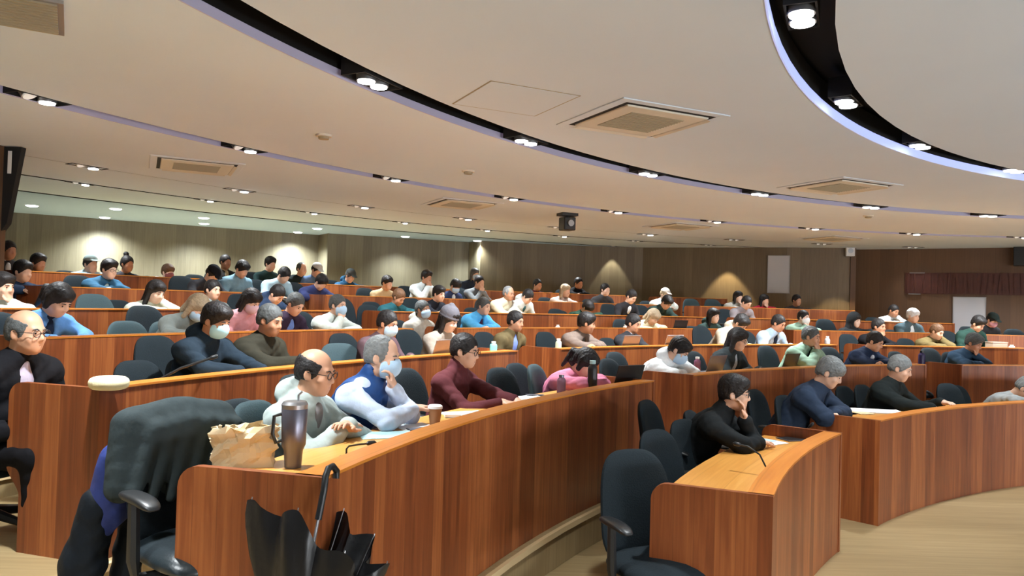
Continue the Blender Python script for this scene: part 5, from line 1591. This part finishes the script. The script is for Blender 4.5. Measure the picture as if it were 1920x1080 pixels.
p_(64, 1247, 552, 5, 'person in white cap and white jacket stretching both arms', 'templeL', 'short', 'light', 'pale', (0.68, 0.74, 0.70), wear=('cap',), wearc={'cap': cloth((0.7, 0.66, 0.6))}, coat=0.03)
p_(65, 1384, 557, 5, 'pale-faced black-haired person in white top under the warm light', 'chinL', 'bob', 'black', 'pale', (0.58, 0.58, 0.54), coat=0.022)
p_(66, 1433, 563, 5, 'dark-haired person in red top with hand at the cheek', 'chinL', 'bob', 'black', 'fair', (0.42, 0.02, 0.05))
p_(67, 1494, 563, 5, 'dim person in dark brown top below the small whiteboard', 'desk', 'short', 'black', 'tan', (0.035, 0.03, 0.03))
# last row
p_(68, 17, 469, 6, 'person in dark top with white collar right behind the column', 'desk', 'short', 'black', 'tan', (0.03, 0.028, 0.03), inner=(0.6, 0.6, 0.58))
p_(69, 72, 493, 6, 'dark-haired person in dark blue coat, last row near the column', 'desk', 'full', 'black', 'tan', (0.018, 0.022, 0.04), yaw=10)
p_(70, 170, 495, 6, 'person in grey cap and pale blue jacket covering the mouth', 'chinL', 'short', 'black', 'fair', (0.34, 0.44, 0.48), wear=('cap',), wearc={'cap': cloth((0.26, 0.33, 0.32))}, coat=0.03)
p_(71, 239, 495, 6, 'person with hair bun and dark top against the rear wall', 'desk', 'bun', 'black', 'tan', (0.05, 0.05, 0.06))
p_(72, 315, 510, 6, 'person in pale grey top and maroon mask, last row', 'desk', 'fringe', 'brown', 'pale', (0.46, 0.48, 0.46), wear=('mask',), wearc={'mask': mat('maroon_mask', (0.22, 0.06, 0.06), 0.8)})
p_(73, 423, 491, 6, 'upright dark-haired person in black coat with beige scarf', 'back', 'short', 'black', 'tan', (0.03, 0.028, 0.026), inner=(0.55, 0.46, 0.30))
p_(74, 507, 495, 6, 'round-haired person in dark teal top against the wall', 'desk', 'full', 'black', 'fair', (0.02, 0.045, 0.045))
p_(75, 566, 504, 6, 'fair-faced person in dark green top, last row', 'desk', 'thin', 'dgrey', 'fair', (0.02, 0.03, 0.028))
p_(76, 594, 506, 6, 'person in black and white cap with blue jacket, last row', 'read', 'short', 'black', 'fair', (0.10, 0.17, 0.30), wear=('cap',), wearc={'cap': cloth((0.4, 0.4, 0.38))})
p_(77, 657, 517, 6, 'grey-capped person in blue hooded jacket at the wall step', 'read', 'short', 'dgrey', 'fair', (0.03, 0.10, 0.19), collar='hood', wear=('cap',), wearc={'cap': cloth((0.05, 0.06, 0.06))})
p_(78, 890, 514, 6, 'grey-haired person in navy coat and white mask, last row', 'desk', 'bob', 'dgrey', 'fair', (0.02, 0.03, 0.055), wear=('mask',))
p_(79, 1008, 534, 6, 'black-haired person in dark red top, last row', 'desk', 'short', 'black', 'tan', (0.10, 0.02, 0.025))
p_(80, 1085, 531, 6, 'black-haired person in broad black jacket, last row', 'fold', 'short', 'black', 'tan', (0.014, 0.013, 0.014), coat=0.03)

# ------------------------------------------------------------------ jacket draped over the chair by the near desk end
jl, jr = J_CH.location + Vector((0, 0, 0.055)), J_CH.rotation_euler.z
t = thing('draped_jacket', 'dark grey jacket with blue panel draped over the near chair back', 'jacket', jl, jr)
P = [EL((0.0, -0.275, 0.80), (0.262, 0.080, 0.24), None, 0.05), EL((0, -0.285, 0.955), (0.235, 0.075, 0.075), None, 0.05),
     RC_((-0.20, -0.29, 0.94), (-0.24, -0.26, 0.62), 0.065, 0.07, 0.06), RC_((0.20, -0.29, 0.94), (0.25, -0.24, 0.70), 0.065, 0.06, 0.06)]
for k in range(6):                                   # folds running down from the far shoulder to the near hem
    x = -0.20 + 0.075 * k
    P.append(RC_((x - 0.04, -0.205, 0.95 - 0.012 * abs(k - 3)), (x + 0.05, -0.165, 0.60 + 0.015 * k), 0.030, 0.020, 0.045))
V, F = surface(P, 0.008, 0.0014, 5); me = mesh_np('jacket_front', V, F, True); me.materials.append(cloth((0.030, 0.040, 0.042))); link('shell', me, t)
P = [EL((0.215, -0.335, 0.70), (0.085, 0.075, 0.17), None, 0.05), RC_((0.23, -0.33, 0.80), (0.275, -0.37, 0.52), 0.055, 0.06, 0.05)]
V, F = surface(P, 0.008, 0.002, 8); me = mesh_np('jacket_panel', V, F, True); me.materials.append(cloth((0.03, 0.045, 0.17), 0.5)); link('blue_panel', me, t)
P = [RC_((0.27, -0.37, 0.62), (0.31, -0.42, 0.36), 0.075, 0.082, 0.04), RC_((0.31, -0.42, 0.36), (0.33, -0.45, 0.11), 0.082, 0.066, 0.04), RC_((0.10, -0.38, 0.60), (0.14, -0.42, 0.25), 0.07, 0.06, 0.04)]
V, F = surface(P, 0.008, 0.0045, 9); me = mesh_np('jacket_sleeve', V, F, True); me.materials.append(cloth((0.008, 0.011, 0.015), 0.6)); link('sleeve', me, t)
